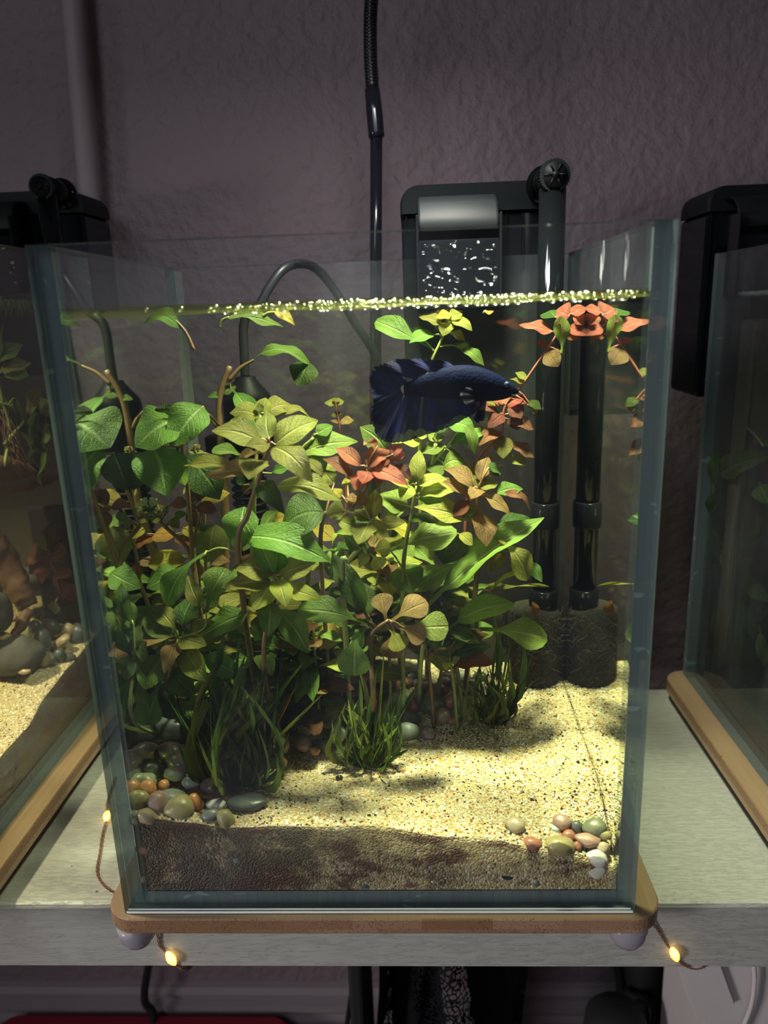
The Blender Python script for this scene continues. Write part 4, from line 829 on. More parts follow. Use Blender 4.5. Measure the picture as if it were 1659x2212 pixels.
tuft('large front tuft of thin green grass at the left', (520, 1672), .049,
 [(355, 1496, -.004, 11, 'g', .2, -.012), (378, 1590, -.01, 9, 'g', .2, -.010), (300+75, 1475, .0, 9, 'd', .15, -.010), (440, 1440, .0, 10, 'o', .1, -.008), (480, 1420, .004, 10, 'o', .3, -.006), (500, 1440, .0, 9, 'g', .3, -.004), (545, 1400, .006, 12, 'b', .1, .0), (575, 1395, .006, 12, 'g', .1, .003), (610, 1405, .006, 9, 'd', .1, .004),
  (665, 1420, .01, 10, 'g', .15, .006), (640, 1480, .01, 13, 'O', .2, .004), (697, 1499, .01, 11, 'y', .2, .002), (625, 1500, .006, 11, 'b', .1, .0), (530, 1415, .0, 12, 'b', .1, -.001), (560, 1560, .0, 11, 'b', .3, .004), (612, 1625, -.008, 10, 'g', .3, .006), (520, 1360, .01, 12, 'g', .05, -.002), (488, 1345, .01, 15, 'g', .05, -.006)],
 190, .062, .022, 1, ('b', 'b', 'y', 'y', 'g', 'b'))
tuft('middle tuft of grass with debris in front of the pebble bank', (797, 1640), .064,
 [(872, 1468, .0, 17, 'b', .05, .008), (903, 1480, .004, 15, 'd', .1, .008), (776, 1466, .0, 15, 'b', .05, -.006), (735, 1535, -.002, 14, 'b', -.1, -.004), (842, 1500, .002, 11, 'g', .1, .004), (705, 1610, -.002, 9, 'g', .2, -.008), (752, 1512, .0, 13, 'y', .2, .002), (770, 1430, .01, 8, 'o', .1, .0), (830, 1400, .01, 9, 'o', .15, .003), (855, 1520, -.004, 12, 'g', .1, .01), (884, 1618, -.004, 14, 'd', .3, .008), (815, 1440, .01, 12, 'g', .1, .002), (800, 1500, .0, 11, 'd', .1, .0), (745, 1580, .0, 12, 'd', .15, -.004)],
 80, .040, .018, 2, ('g', 'b', 'b', 'y', 'b'))
tuft('right tuft of thin grass growing alone on the sand', (1062, 1552), .106,
 [(1150, 1412, .0, 15, 'd', .05, .006), (1135, 1440, .0, 11, 'd', .08, .006), (1152, 1472, -.004, 9, 'o', .1, .008), (1122, 1482, -.006, 17, 'n', .05, .006), (1012, 1450, .0, 9, 'y', .4, -.010), (1085, 1400, .0, 12, 'g', .05, .002), (1100, 1420, .0, 11, 'b', .05, .004), (1072, 1410, .0, 11, 'g', .05, .0), (1055, 1430, .0, 9, 'g', .1, -.002), (1030, 1445, .0, 9, 'g', .1, -.006),
  (1043, 1500, .0, 10, 'g', .1, -.006), (1105, 1447, .0, 10, 'y', .3, -.008), (1090, 1340, .01, 6, 'd', .1, .0), (1112, 1300, .01, 6, 'd', .1, .002), (1065, 1320, .01, 6, 'd', .1, -.002), (1130, 1320, .01, 6, 'd', .15, .003), (980, 1460, .0, 10, 'y', .4, -.014)],
 55, .042, .014, 3, ('g', 'b', 'b', 'y', 'y'))
loose('long thin yellowish blade lying level in front of the black sponge', .125, [[('f', 1040, 975), ('f', 1150, 957)]], [('f', 1140, 957, 1520, 952, 17, 't', 'y', .0, .03)])
# ------------------------------------------------------------------ fish
def betta():
    Y = .052
    def P(x, y, dy=0): return AY(x, y, Y+dy)
    F = thing('betta_fish', 'dark blue long-finned fish swimming right above the plants', 'fish', P(1000, 840))
    # body: centre line (px), half height (px), half width (px)
    sec = [(1121, 846, 3, 2), (1114, 845, 9, 7), (1100, 842, 18, 13), (1082, 838, 27, 19), (1060, 834, 34, 24), (1035, 829, 38, 26), (1008, 826, 39, 26), (980, 826, 37, 24), (952, 828, 33, 20), (925, 832, 27, 15), (902, 836, 20, 10), (884, 839, 16, 6), (872, 841, 13, 3)]
    bm = bmesh.new(); rings = []
    for cx, cy, hh, hw in sec:
        c = P(cx, cy); s = FPX/(c-CP).dot(_fw); t = (V((-1, 0, 0)) if cx < 1121 else V((-1, 0, 0)))
        ring = []
        for k in range(16):
            a = 2*math.pi*k/16; ring.append(bm.verts.new(c+V((0, math.cos(a)*hw/s, math.sin(a)*hh/s*(1.0 if math.sin(a) > 0 else 1.0)))))
        rings.append(ring)
    for a, b in zip(rings, rings[1:]):
        for k in range(16): bm.faces.new((a[k], a[(k+1) % 16], b[(k+1) % 16], b[k]))
    bm.faces.new(rings[0]); bm.faces.new(rings[-1][::-1])
    t = NT('fish_scales'); o = t.obj(); vo = t.n('ShaderNodeTexVoronoi', {'Vector': t.scale(o, (1, 1, 1.2)), 'Scale': 620}).outputs['Distance']
    sx = t.n('ShaderNodeSeparateXYZ', {0: o}).outputs
    hd = t.ramp(t.math('MULTIPLY', sx[0], 30), [(.0, (.001, .003, .022)), (.4, (.001, .002, .010)), (.62, (.0008, .001, .004))])
    col = t.mix(t.ramp(sx[2] and t.math('MULTIPLY_ADD', sx[2], 60, .5), [(.45, (0, 0, 0)), (.85, (.5, .5, .5))]), hd, (.001, .004, .024))
    bm_ = t.pbr(Base_Color=col, Roughness=.7, Specular_IOR_Level=.03, Normal=t.bump(vo, .4, .0005))
    body = link('body', bm, bm_, F)
    sub = body.modifiers.new('sub', 'SUBSURF'); sub.levels = 1; sub.render_levels = 2
    t = NT('fish_fin'); uv = t.n('ShaderNodeTexCoord').outputs['UV']; su = t.n('ShaderNodeSeparateXYZ', {0: uv}).outputs
    ry = t.math('ABSOLUTE', t.math('SINE', t.math('MULTIPLY', su[0], 70)))
    nz = t.noise(t.scale(uv, (9, 2, 1)), 1, 4)
    col = t.mix(t.ramp(nz, [(.42, (0, 0, 0)), (.68, (1, 1, 1))]), (.001, .001, .007), (.003, .008, .085))
    col = t.mix(t.ramp(su[1], [(.72, (0, 0, 0)), (1, (.8, .8, .8))]), col, (.002, .003, .006)); col = t.mix(t.math('MULTIPLY', ry, .12), col, (.008, .015, .10))
    p = t.n('ShaderNodeBsdfPrincipled', {'Base Color': col, 'Roughness': .75, 'Specular IOR Level': .1, 'Normal': t.bump(ry, .3, .0004)}).outputs[0]
    tl = t.n('ShaderNodeBsdfTransparent', {0: (.25, .25, .4, 1)}).outputs[0]
    fm = t.surf(t.n('ShaderNodeMixShader', {0: .88, 1: tl, 2: p}).outputs[0])
    def fin(name, root, rim, dy0, dy1, rag=.06, n=44, mat=fm):
        r = catmull([P(*q) for q in root], 12); e = catmull([P(*q) for q in rim], 12); rg = random.Random(len(name)*7)
        def samp(L, f):
            k = f*(len(L)-1); i = min(int(k), len(L)-2); return L[i].lerp(L[i+1], k-i)
        bm = bmesh.new(); uvl = bm.loops.layers.uv.new('UVMap'); m = 8; g = []
        for i in range(n+1):
            f = i/n; a, b = samp(r, f), samp(e, f); k_ = 1-rag*rg.random()*(1 if i % 2 else .2); b = a.lerp(b, k_); row = []
            for j in range(m+1):
                v = j/m; q = a.lerp(b, v); q.y += (dy0+(dy1-dy0)*f)*v+.0022*v*math.sin(f*17+v*3)+.0004*v*math.sin(f*90)
                row.append((bm.verts.new(q), (f, v)))
            g.append(row)
        for i in range(n):
            for j in range(m):
                q = (g[i][j], g[i+1][j], g[i+1][j+1], g[i][j+1]); fc = bm.faces.new([z[0] for z in q])
                for lp, z in zip(fc.loops, q): lp[uvl].uv = z[1]
        return link(name, bm, mat, F)
    fin('tail_fin', [(880, 827), (868, 834), (866, 842), (872, 852)], [(870, 790), (806, 796), (797, 830), (806, 868), (800, 905), (822, 948), (850, 935)], .002, -.004, .10, 64)
    fin('dorsal_fin', [(985, 792), (950, 798), (920, 806), (895, 820)], [(960, 778), (900, 775), (850, 777), (800, 794)], .001, .001, .10, 34)
    fin('anal_fin', [(1042, 862), (1000, 862), (950, 858), (905, 852), (876, 850)], [(1046, 870), (1010, 902), (950, 928), (885, 950), (828, 954)], -.001, -.004, .04, 54)
    t = NT('pectoral_fin'); pm = t.surf(t.n('ShaderNodeMixShader', {0: .45, 1: t.n('ShaderNodeBsdfTransparent', {0: (.7, .7, .75, 1)}).outputs[0], 2: t.n('ShaderNodeBsdfPrincipled', {'Base Color': (.03, .028, .04, 1), 'Roughness': .5}).outputs[0]}).outputs[0])
    fin('pectoral_fin', [(1040, 842), (1040, 850), (1038, 858)], [(1002, 832), (990, 850), (1006, 872)], -.010, -.012, .04, 14, pm)
    fin('ventral_fin', [(1052, 862), (1044, 864), (1038, 866)], [(1046, 905), (1030, 912), (1022, 905)], -.002, -.003, .04, 10)
    e = P(1093, 829); bm = bmesh.new(); bmesh.ops.create_uvsphere(bm, u_segments=16, v_segments=10, radius=.00135, matrix=Matrix.Translation(e+V((0, -.0031, 0))))
    link('eye', bm, plain('fish_eye', (.02, .03, .05), .2, .1, 0), body)
    bm = bmesh.new(); tube(bm, [P(1120, 850)+V((0, -.0006, 0)), P(1111, 853)+V((0, -.0022, 0)), P(1104, 852)+V((0, -.0032, 0))], .00022, 6, 0, True, 3)
    link('mouth', bm, M['deepblack'], body)
betta()
# ------------------------------------------------------------------ hang-on filters
def gear(bm, c, r, y0, y1, n=36, mi=0, axis='Y'):
    pts = []
    for k in range(n*2):
        a = math.pi*k/n; q = r*(1 if k % 2 else .93); pts.append((c[0]+q*math.cos(a), c[2]+q*math.sin(a)))
    return prism(bm, pts, y0, y1, 'XZ', mi)
def hob(label, dx, dy, dz, intake=True, sponge=True, ribs=False):
    o = V((dx, dy, dz)); x0, x1, yb0, yb1, zt, zb = .1440+dx, .2425+dx, .184+dy, .236+dy, .357+dz, .2150+dz
    F = thing('hang_on_filter', label, 'filter', (x0+.05, yb0+.02, zb))
    zl = zt-.0165
    bm = prism(bmesh.new(), rrect(x0+.0006, x1-.0006, zb, zl, .004, 4), yb0, yb1, 'XZ', 0, None, .002); link('body', bm, M['smoky'], F, False)
    pts = rrect(x0, x1, zl-.0002, zt+.010, .0125, 8); pts = [(a, b) for a, b in pts if b > zl-.0001 and b <= zt+.02]
    hi = [(a, min(b, zt)) for a, b in rrect(x0, x1, zl-.04, zt, .0115, 10) if b > zl]
    prof = [(x1, zl)]+[q for q in hi if q[1] > zl+.001]+[(x0, zl)]
    link('lid', prism(bmesh.new(), prof, yb0-.002, yb1, 'XZ', 0, None, .0016), M['lid'], F, False)
    # inner chamber frame and vertical ribs on the body front
    bm = bmesh.new()
    for xx, w_ in ((x0+.0030, .0012), (x0+.0095, .0016), (x0+.0575, .0016), (x0+.0640, .001), (x0+.0735, .0012), (x1-.0030, .001)):
        box(bm, (xx, yb0-.0012, zb+.010), (xx+w_, yb0-.0001, zl-.001), 0, .0003, 1)
    box(bm, (x0+.066, yb0-.0016, zl-.055), (x0+.0735, yb0-.0001, zl-.010), 0, .0005, 1); box(bm, (x0+.004, yb0-.0012, zb+.004), (x1-.004, yb0-.0001, zb+.007), 0, .0003, 1)
    link('front_rib', bm, M['smoky'], F, False)
    # hook over the rear glass and spout
    sx0, sx1 = x0+.0105, x0+.0565; ys = .150+dy; yg = .1770+dy
    bm = bmesh.new()
    for a, b in ((sx0-.0015, sx0), (sx1, sx1+.0015)):
        box(bm, (a, ys, .288+dz-.004), (b, yg-.009, zl-.004), 0, .0004, 1); box(bm, (a, yg-.009, .3170+dz), (b, yb0, zl-.004), 0, .0004, 1)
    box(bm, (sx0, ys+.006, .2845+dz), (sx1, ys+.0072, .3230+dz), 0, .0002, 1)
    link('spout', bm, M['smoky'], F, False)
    # curved spout cover
    bm = bmesh.new(); A_ = []; B_ = []
    cp = [(yb0-.001, zl+.0085), (yb0-.008, zl+.0088), (yb0-.016, zl+.0075), (yb0-.023, zl+.0030), (yb0-.028, zl-.005), (yb0-.030, zl-.0125)]
    rows = [[bm.verts.new((xx, y, z)) for y, z in cp] for xx in (sx0, sx0+.0015, sx1-.0015, sx1)]
    for r_ in (rows[0], rows[3]):
        for v in r_: v.co.z -= .0008
    for a, b in zip(rows, rows[1:]):
        for k in range(5): bm.faces.new((a[k], a[k+1], b[k+1], b[k]))
    oc = link('spout_cover', bm, M['lid'], F); m = oc.modifiers.new('s', 'SOLIDIFY'); m.thickness = .0016
    # falling water sheet with ripples
    t = bpy.data.materials.get('falling_water')
    if not t:
        n_ = NT('falling_water'); ob = n_.obj(); b = n_.bump(n_.noise(n_.scale(ob, (160, 160, 420)), 1, 4, .6), 1, .004)
        mk = n_.ramp(n_.noise(n_.scale(ob, (220, 220, 380)), 1, 3, .6), [(.60, (0, 0, 0)), (.66, (.35, .35, .35))]); gl = n_.n('ShaderNodeBsdfGlossy', {0: (1, 1, 1, 1), 'Roughness': .12, 'Normal': b}).outputs[0]; tr = n_.n('ShaderNodeBsdfTransparent', {0: (.8, .82, .82, 1)}).outputs[0]
        t = n_.surf(n_.n('ShaderNodeMixShader', {0: mk, 1: tr, 2: gl}).outputs[0])
    if intake:
        bm = bmesh.new(); g = [[bm.verts.new((sx0+.001+(sx1-sx0-.002)*i/24, ys+.0052-.0045*(j/20)**2+noise.noise(V((i*.7, j*.9, dx)))*.0012, .3225+dz-.034*j/20)) for j in range(21)] for i in range(25)]
        for i in range(24):
            for j in range(20): bm.faces.new((g[i][j], g[i][j+1], g[i+1][j+1], g[i+1][j]))
        link('falling_water', bm, t, F)
    # valve knob on a horizontal barrel, intake tube below it
    kx, kz, ky = x1-.0125, zt-.0035, .150+dy
    bm = lathe(bmesh.new(), [(.0085, 0), (.0085, yb0-ky+.004)], (kx, ky, kz), 'Y', 28); lathe(bm, [(.0108, yb0-ky-.006), (.0108, yb0-ky-.003)], (kx, ky, kz), 'Y', 28); link('valve_barrel', bm, M['tube_clear'], F)
    bm = gear(bmesh.new(), (kx, 0, kz), .0088, ky-.0045, ky+.0005); K = link('knob', bm, M['lid'], F, False)
    bm = bmesh.new(); lathe(bm, [(.0066, -.0012), (.0066, .0)], (kx, ky-.0046, kz), 'Y', 28); lathe(bm, [(.0018, -.0022), (.0018, 0)], (kx, ky-.0046, kz), 'Y', 14)
    for k in range(6):
        a = math.pi*k/3; d = V((math.cos(a), 0, math.sin(a))); tube(bm, [V((kx, ky-.0058, kz))+d*.002, V((kx, ky-.0058, kz))+d*.0062], .0006, 5)
    link('knob_spokes', bm, M['black'], K)
    if intake:
        ty = .1525+dy
        zend = .097+dz if sponge else .060+dz
        bm = lathe(bmesh.new(), [(.0072, 0), (.0076, kz-.006-zend)], (kx, ty, zend), 'Z', 24); link('intake_tube', bm, M['tube_clear'], F)
        bm = lathe(bmesh.new(), [(.0086, 0), (.0088, .001), (.0088, .0155), (.0082, .0165)], (kx, ty, .150+dz), 'Z', 24); link('collar', bm, M['smoky'], F)
        if sponge:
            bm = lathe(bmesh.new(), [(.0082, 0), (.0092, .002), (.0092, .0145), (.0076, .0155)], (kx, ty, .0935+dz), 'Z', 24); link('strainer_cap', bm, M['smoky'], F)
            q = V((kx-.0055, ty-.0005, .0)); zs = sandz(q.x, q.y)-.002; bm = bmesh.new(); prof_ = [(.012, 0), (.0168, .003), (.0170, .02), (.0166, .045), (.0160, .050), (.009, .0525)]
            lathe(bm, prof_, (q.x, q.y, zs), 'Z', 40)
            bmesh.ops.subdivide_edges(bm, edges=bm.edges[:], cuts=2)
            for v in bm.verts:
                d = V((v.co.x-q.x, v.co.y-q.y, 0)); n1 = noise.noise(v.co*260)*.0006+noise.noise(v.co*70)*.0006
                if d.length > .002: v.co += d.normalized()*n1
            t2 = NT('mossy_sponge'); ob = t2.obj(); a = t2.noise(ob, 420, 5, .7); col = t2.ramp(a, [(.38, (.006, .005, .004)), (.55, (.022, .018, .011)), (.74, (.10, .075, .035))])
            sp = link('sponge', bm, t2.pbr(Base_Color=col, Roughness=.9, Normal=t2.bump(a, 1, .002)), F); 
            # stringy algae on the sponge
            bm = bmesh.new(); rg = random.Random(4)
            for i in range(160):
                a = rg.uniform(3.4, 6.1); z = rg.uniform(zs+.006, zs+.050); r = .0172; p = V((q.x+r*math.cos(a), q.y+r*math.sin(a), z)); d = V((rg.uniform(-1, 1), rg.uniform(-.3, .1), rg.uniform(-.7, .7)))*.004
                tube(bm, [p, p+d+V((0, -.0007, 0)), p+d*1.6+V((rg.uniform(-.001, .001), 0, rg.uniform(-.002, .002)))], .00016, 3, 0, True, 2)
            link('algae_strands', bm, plain('algae_strand', (.08, .06, .022), .8), F)['kind'] = 'stuff'
        if ribs:
            bm = bmesh.new(); lathe(bm, [(.0115, 0), (.0115, .058)], (kx, ty, .082+dz), 'Z', 24)
            for k in range(14):
                for j in range(10):
                    a = math.pi*(1+ (j+.5)/10); c = V((kx+.0115*math.cos(a), ty+.0115*math.sin(a), .085+dz+k*.004)); box(bm, c-V((.0008, .0008, .0008)), c+V((.0008, .0008, .0008)))
            link('strainer', bm, M['black'], F, False)
    return F
hob('black hang-on filter with a round valve knob, behind the middle aquarium', 0, 0, 0)
hob('black hang-on filter with clear intake tube on the left aquarium', -.338, .108, .0235, True, False, True)
hob('dark hang-on filter behind the unlit right aquarium', .208, .0665, .0015, False, False)
# sponge filter block hinted in the left tank is its own dark column
# ------------------------------------------------------------------ heater with cable
Ht = thing('heater', 'black aquarium heater with a cone-shaped cap and looping cable, rear left', 'heater', AY(500, 1420, .150))
c0 = AY(530, 825, .153); c0.y = .154
bm = lathe(bmesh.new(), [(.0148, -.040), (.0150, -.012), (.0140, -.008), (.0085, -.0015), (.0078, .0), (.0066, .0008), (.0060, .003), (.0030, .0035)], c0, 'Z', 36); link('cap', bm, M['black'], Ht)
c1 = c0+V((-.003, 0, -.040)); zb_ = sandz(c1.x, c1.y)+.012
bm = lathe(bmesh.new(), [(.0085, 0), (.0095, .002), (.0095, c1.z-zb_)], (c1.x, c1.y, zb_), 'Z', 28); link('tube', bm, M['smoky'], Ht)
bm = bmesh.new()
z = zb_+.002
while z < c1.z-.004:
    lathe(bm, [(.0098, 0), (.0112, .0004), (.0112, .0018), (.0098, .0022)], (c1.x, c1.y, z), 'Z', 24); z += .0048
link('guard_rib', bm, M['black'], Ht)
BX('suction_clip', tuple(AY(446, 978, .140)), tuple(AY(480, 942, .148)+V((0, 0, 0))), M['black'], Ht, .0008) if False else None
p0, p1 = AY(446, 978, .140), AY(482, 942, .140)
BX('suction_clip', (p0.x, .138, p0.z), (p1.x, .150, p1.z), M['black'], Ht, .001)
pts = [c0+V((0, 0, .003)), AY(528, 770, .154), AY(526, 710, .155), AY(535, 680, .156), AY(560, 660, .158), AY(582, 620, .160), AY(612, 582, .166), AY(648, 570, .180), AY(685, 582, .192), AY(725, 630, .200), AY(765, 695, .206), AY(812, 772, .214), AY(822, 850, .228), AY(815, 950, .240), AY(800, 1040, .245), V((.12, .262, -.02)), V((.10, .285, -.20)), V((.055, .33, -.50))]
TB('cable', pts, .0028, M['rubber'], Ht, 12, 8)
# ------------------------------------------------------------------ gooseneck lamp
La = thing('gooseneck_lamp', 'black gooseneck lamp on a straight pole behind the middle aquarium', 'lamp', (.118, .262, ZS+.0))
LY = .262
a0, a1, a2 = AY(812, 560, LY), AY(813, 290, LY), AY(804, 192, LY)
dn = (a1-a0).normalized(); base_top = a0-dn*((a0.z-(ZS))/dn.z)
TB('pole', [base_top+V((0, 0, -.035)), base_top, a0, a1], .0043, M['pole'], La, 20)
bm = bmesh.new(); box(bm, (base_top.x-.02, SB-.004, ZS-.0427-.012), (base_top.x+.02, LY+.008, ZS-.0429), 0, .002); box(bm, (base_top.x-.013, SB+.0005, ZS-.050), (base_top.x+.013, LY+.010, ZS+.012), 0, .002)
link('clamp', bm, M['black'], La, False)
bm = tube(bmesh.new(), [a1-(a2-a1).normalized()*.002, a1+(a2-a1)*.02, a1+(a2-a1)*.5, a2], lambda t: .0056 if t < .7 else .0051, 20); link('collar', bm, M['pole'], La)
g0 = catmull([a2, AY(800, 110, LY), AY(801, 20, LY), V((.132, .258, .515)), V((.140, .235, .560)), V((.148, .185, .578)), V((.150, .130, .560)), V((.150, .100, .515)), V((.150, .098, .476))], 10)
bm = tube(bmesh.new(), g0, .0040, 14); n = 0; acc = 0; last = g0[0]
for a, b in zip(g0, g0[1:]):
    L = (b-a).length; k = 0.0
    while acc+(L-k) >= .0021:
        k += .0021-acc; acc = 0; p = a.lerp(b, k/L); d = (b-a).normalized()*.0006; tube(bm, [p-d, p+d], .0047, 14)
    acc += L-k
link('gooseneck', bm, M['pole'], La)
bm = lathe(bmesh.new(), [(.046, 0), (.050, .004), (.048, .010), (.020, .018), (.010, .030)], (.150, .098, .466), 'Z', 40); link('lamp_head', bm, M['pole'], La)
# ------------------------------------------------------------------ fairy lights
t = NT('warm_bulb'); lw = t.n('ShaderNodeLayerWeight', {0: .4}).outputs['Facing']
em = t.n('ShaderNodeEmission', {0: t.ramp(lw, [(0, (1, .78, .30)), (.6, (1, .42, .06)), (1, (.8, .22, .02))]), 1: 2.6}).outputs[0]
M['bulb'] = t.surf(em); M['copper'] = plain('copper_wire', (.20, .085, .05), .3, .2, .0)
ZW_ = ZS+.0008; Yf = SF-.0009
def fairy(label, paths, bulbs):
    F = thing('string_light', label, 'string light', bulbs[0][0])
    bm = bmesh.new()
    for i, pth in enumerate(paths):
        for s in (-1, 0, 1):
            cp = catmull(pth, 8); q = [p+V((math.sin(k*.9+s*2.1)*.0007, 0, math.cos(k*.9+s*2.1)*.0004+.0003)) for k, p in enumerate(cp)]; tube(bm, q, .00026, 5)
    link('wire', bm, M['copper'], F)
    for c, d in bulbs:
        R = d.to_track_quat('Z', 'Y').to_matrix().to_4x4(); bm = bmesh.new()
        lathe(bm, [(.0003, -.0048), (.0014, -.0036), (.0024, -.001), (.0025, .001), (.0017, .0034), (.0004, .0052)], (0, 0, 0), 'Z', 16)
        bmesh.ops.transform(bm, matrix=Matrix.Translation(c)@R, verts=bm.verts); link('bulb', bm, M['bulb'], F)
b1 = AZ(231, 1762, ZW_+.0018); b2 = AY(369, 2070, Yf-.0018)
fairy('copper fairy light wire with a lit bulb beside the left corner of the bamboo board',
 [[AZ(250, 1680, ZW_), AZ(233, 1730, ZW_), b1+V((0, 0, -.001)), AZ(222, 1802, ZW_), AZ(217, 1840, ZW_), AZ(210, 1882, ZW_), AZ(222, 1908, ZW_), AZ(248, 1928, ZW_), AZ(300, 1950, ZW_)]],
 [(b1, (AZ(226, 1790, ZW_)-AZ(236, 1740, ZW_)).normalized())])
fairy('fairy light wire with a lit bulb on the shelf front below the left foot',
 [[AZ(330, 1940, ZW_+.0004), AY(336, 1985, Yf-.0004), AY(344, 2040, Yf), AY(353, 2052, Yf), b2, AY(383, 2088, Yf), AY(392, 2094, Yf), AY(404, 2096, Yf+.002)]],
 [(b2, (AY(380, 2084, Yf)-AY(360, 2056, Yf)).normalized())])
b3 = AY(1457, 2061, Yf-.0018)
fairy('copper fairy light wire with a lit bulb hanging over the shelf front at the right',
 [[AZ(1390, 1930, ZW_+.0004), AY(1402, 1985, Yf-.0004), AY(1420, 2008, Yf), AY(1440, 2040, Yf), b3, AY(1468, 2078, Yf), AY(1485, 2090, Yf), AY(1505, 2095, Yf), AY(1522, 2090, Yf)]],
 [(b3, (AY(1464, 2078, Yf)-AY(1450, 2046, Yf)).normalized())])
# ------------------------------------------------------------------ left aquarium contents
LXI = LX-T-.001     # inside face of its right glass
def crossY(x, y): return AX(x, y, LXI).y
def lp(x, y, d=.0):   # a point seen at (x,y), d behind the place where the line of sight enters the tank
    return AX(x, y, LXI) if d == 0 else AY(x, y, min(.277, crossY(x, y)+d))
tab = sorted((AX(x, y, LXI).y, AX(x, y, LXI).z) for x, y in ((190, 1395), (150, 1440), (98, 1506), (60, 1570), (25, 1610), (0, 1640)))
def lsand(x, y):
    e = lerp_tab([(-.03, .048)]+tab+[(.28, tab[-1][1]+.006)], y); k = min(1, (LXI-x)/.06)
    return e+.010*k+.0012*noise.noise(V((x*30, y*30, 4)))+.0005*noise.noise(V((x*120, y*120, 2)))
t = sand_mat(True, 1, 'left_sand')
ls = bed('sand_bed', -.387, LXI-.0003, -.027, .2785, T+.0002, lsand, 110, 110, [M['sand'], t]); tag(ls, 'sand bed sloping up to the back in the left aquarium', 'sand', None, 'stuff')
grains('sand_grains', lsand, -.20, LXI-.001, .02, .27, 6000, gm, (20, 40, 8, 5, 3, 25), 8, ls)
def lstone(x, y, wp, hp, d, mat, label, rot=0, i=None):
    p = lp(x, y, d); s = FPX/(p-CP).dot(_fw); pebble(p, wp/s, hp/s, rot, mat if mat != 'grey' else 'slate', label, None, None, i, wp < 60, 'stone')
M['rock'] = stone_mat('rock', (.035, .037, .035), (.10, .10, .09), .75)
for a in ((30, 1415, 130, 95, .050, M['rock'], 'large rough grey rock in the left aquarium', -.1), (-12, 1325, 70, 100, .060, M['rock'], 'dark upright rock at the picture edge in the left aquarium', 0), (92, 1388, 30, 70, .040, 'slate', 'tall narrow slate stone leaning in the left aquarium', -.1),
 (108, 1355, 44, 40, .050, 'grey', 'grey stone behind the narrow slate in the left aquarium', .1), (147, 1362, 32, 34, .030, 'tan', 'small cream round stone near the glass of the left aquarium', 0), (132, 1388, 50, 26, .026, 'tan', 'long brown stone slanting below the cream one, left aquarium', -.7),
 (110, 1428, 24, 30, .022, 'grey', 'small bluish grey stone on the sand in the left aquarium', 0), (128, 1418, 24, 36, .018, 'grey', 'upright greenish grey stone next to the bluish one, left aquarium', 0), (96, 1425, 22, 36, .026, 'olive', 'ochre stone left of the bluish one in the left aquarium', .1),
 (10, 1375, 30, 20, .055, 'tan', 'pale flat stone against the large rough rock', 0), (28, 1335, 20, 20, .065, 'tan', 'small cream stone below the driftwood', 0), (75, 1355, 30, 32, .060, 'grey', 'grey stone right of the driftwood end', 0), (170, 1375, 40, 60, .020, 'slate', 'dark stone against the glass of the left aquarium', 0),
 (60, 1250, 90, 60, .09, M['rock'], 'dark rock under the driftwood in the left aquarium', 0), (14, 1578, 26, 24, .025, 'quartz', 'white quartz lying in the lit sand of the left aquarium', 0), (148, 1425, 30, 30, .010, M['rock'], 'brown-grey stone at the glass where the sand ends', 0), (52, 1450, 30, 14, .03, 'tan', 'small tan stone on the sand before the large rock', 0)):
    lstone(*a)
for i in range(26):
    y = random.uniform(.03, .10); z = random.uniform(.012, lsand(LXI, y)-.012); s = random.uniform(.004, .009)
    pebble(V((LXI-.002, y, z)), s, s*.8, random.uniform(-.8, .8), M['rock'], 'dark gravel piece buried in the sand against the left aquarium glass', 'buried gravel', .006, i, True, 'gravel_piece')
M['bark'] = plain('driftwood', (.13, .065, .035), .7, .5, .8, 120)
def wood(label, paths):
    Wd = thing('driftwood', label, 'driftwood', paths[0][0][0]); bm = bmesh.new()
    for pts, r in paths:
        cp = catmull(pts, 8); tube(bm, cp, lambda t: r*(1.1-.5*t), 12)
    for v in bm.verts: v.co += V((noise.noise(v.co*180), noise.noise(v.co*180+V((5, 0, 0))), noise.noise(v.co*180+V((0, 7, 0)))))*.0022
    link('wood', bm, M['bark'], Wd)
wood('brown driftwood branch sloping down over stones in the left aquarium', [([lp(-60, 1130, .09), lp(0, 1205, .075), lp(40, 1270, .06), lp(62, 1310, .05)], .012), ([lp(60, 1320, .05), lp(25, 1390, .05), lp(15, 1420, .045)], .004)])
wood('knotty root mass below the plants in the left aquarium', [([lp(-40, 1010, .07), lp(20, 1022, .06), lp(70, 1030, .055), lp(120, 1018, .04)], .011), ([lp(-30, 1045, .07), lp(60, 1040, .05), lp(100, 1030, .05)], .008)])
BX('flow_panel', (0, 0, 0), (1, 1, 1), M['black']) if False else None
q = lp(105, 1130, .055)
tag(BX('black_slab', (q.x-.016, q.y, lsand(q.x, q.y)), (q.x+.013, q.y+.008, .150), M['deepblack'], None, .002), 'tall flat black panel standing at the back of the left aquarium', 'panel')
BX('shade_backing', (-.394, .2872, .001), (LX-.001, .2878, .245), plain('olive_shade', (.035, .032, .024), .6), LT)  # added sheet; its dark olive colour stands in for shade at the tank rear
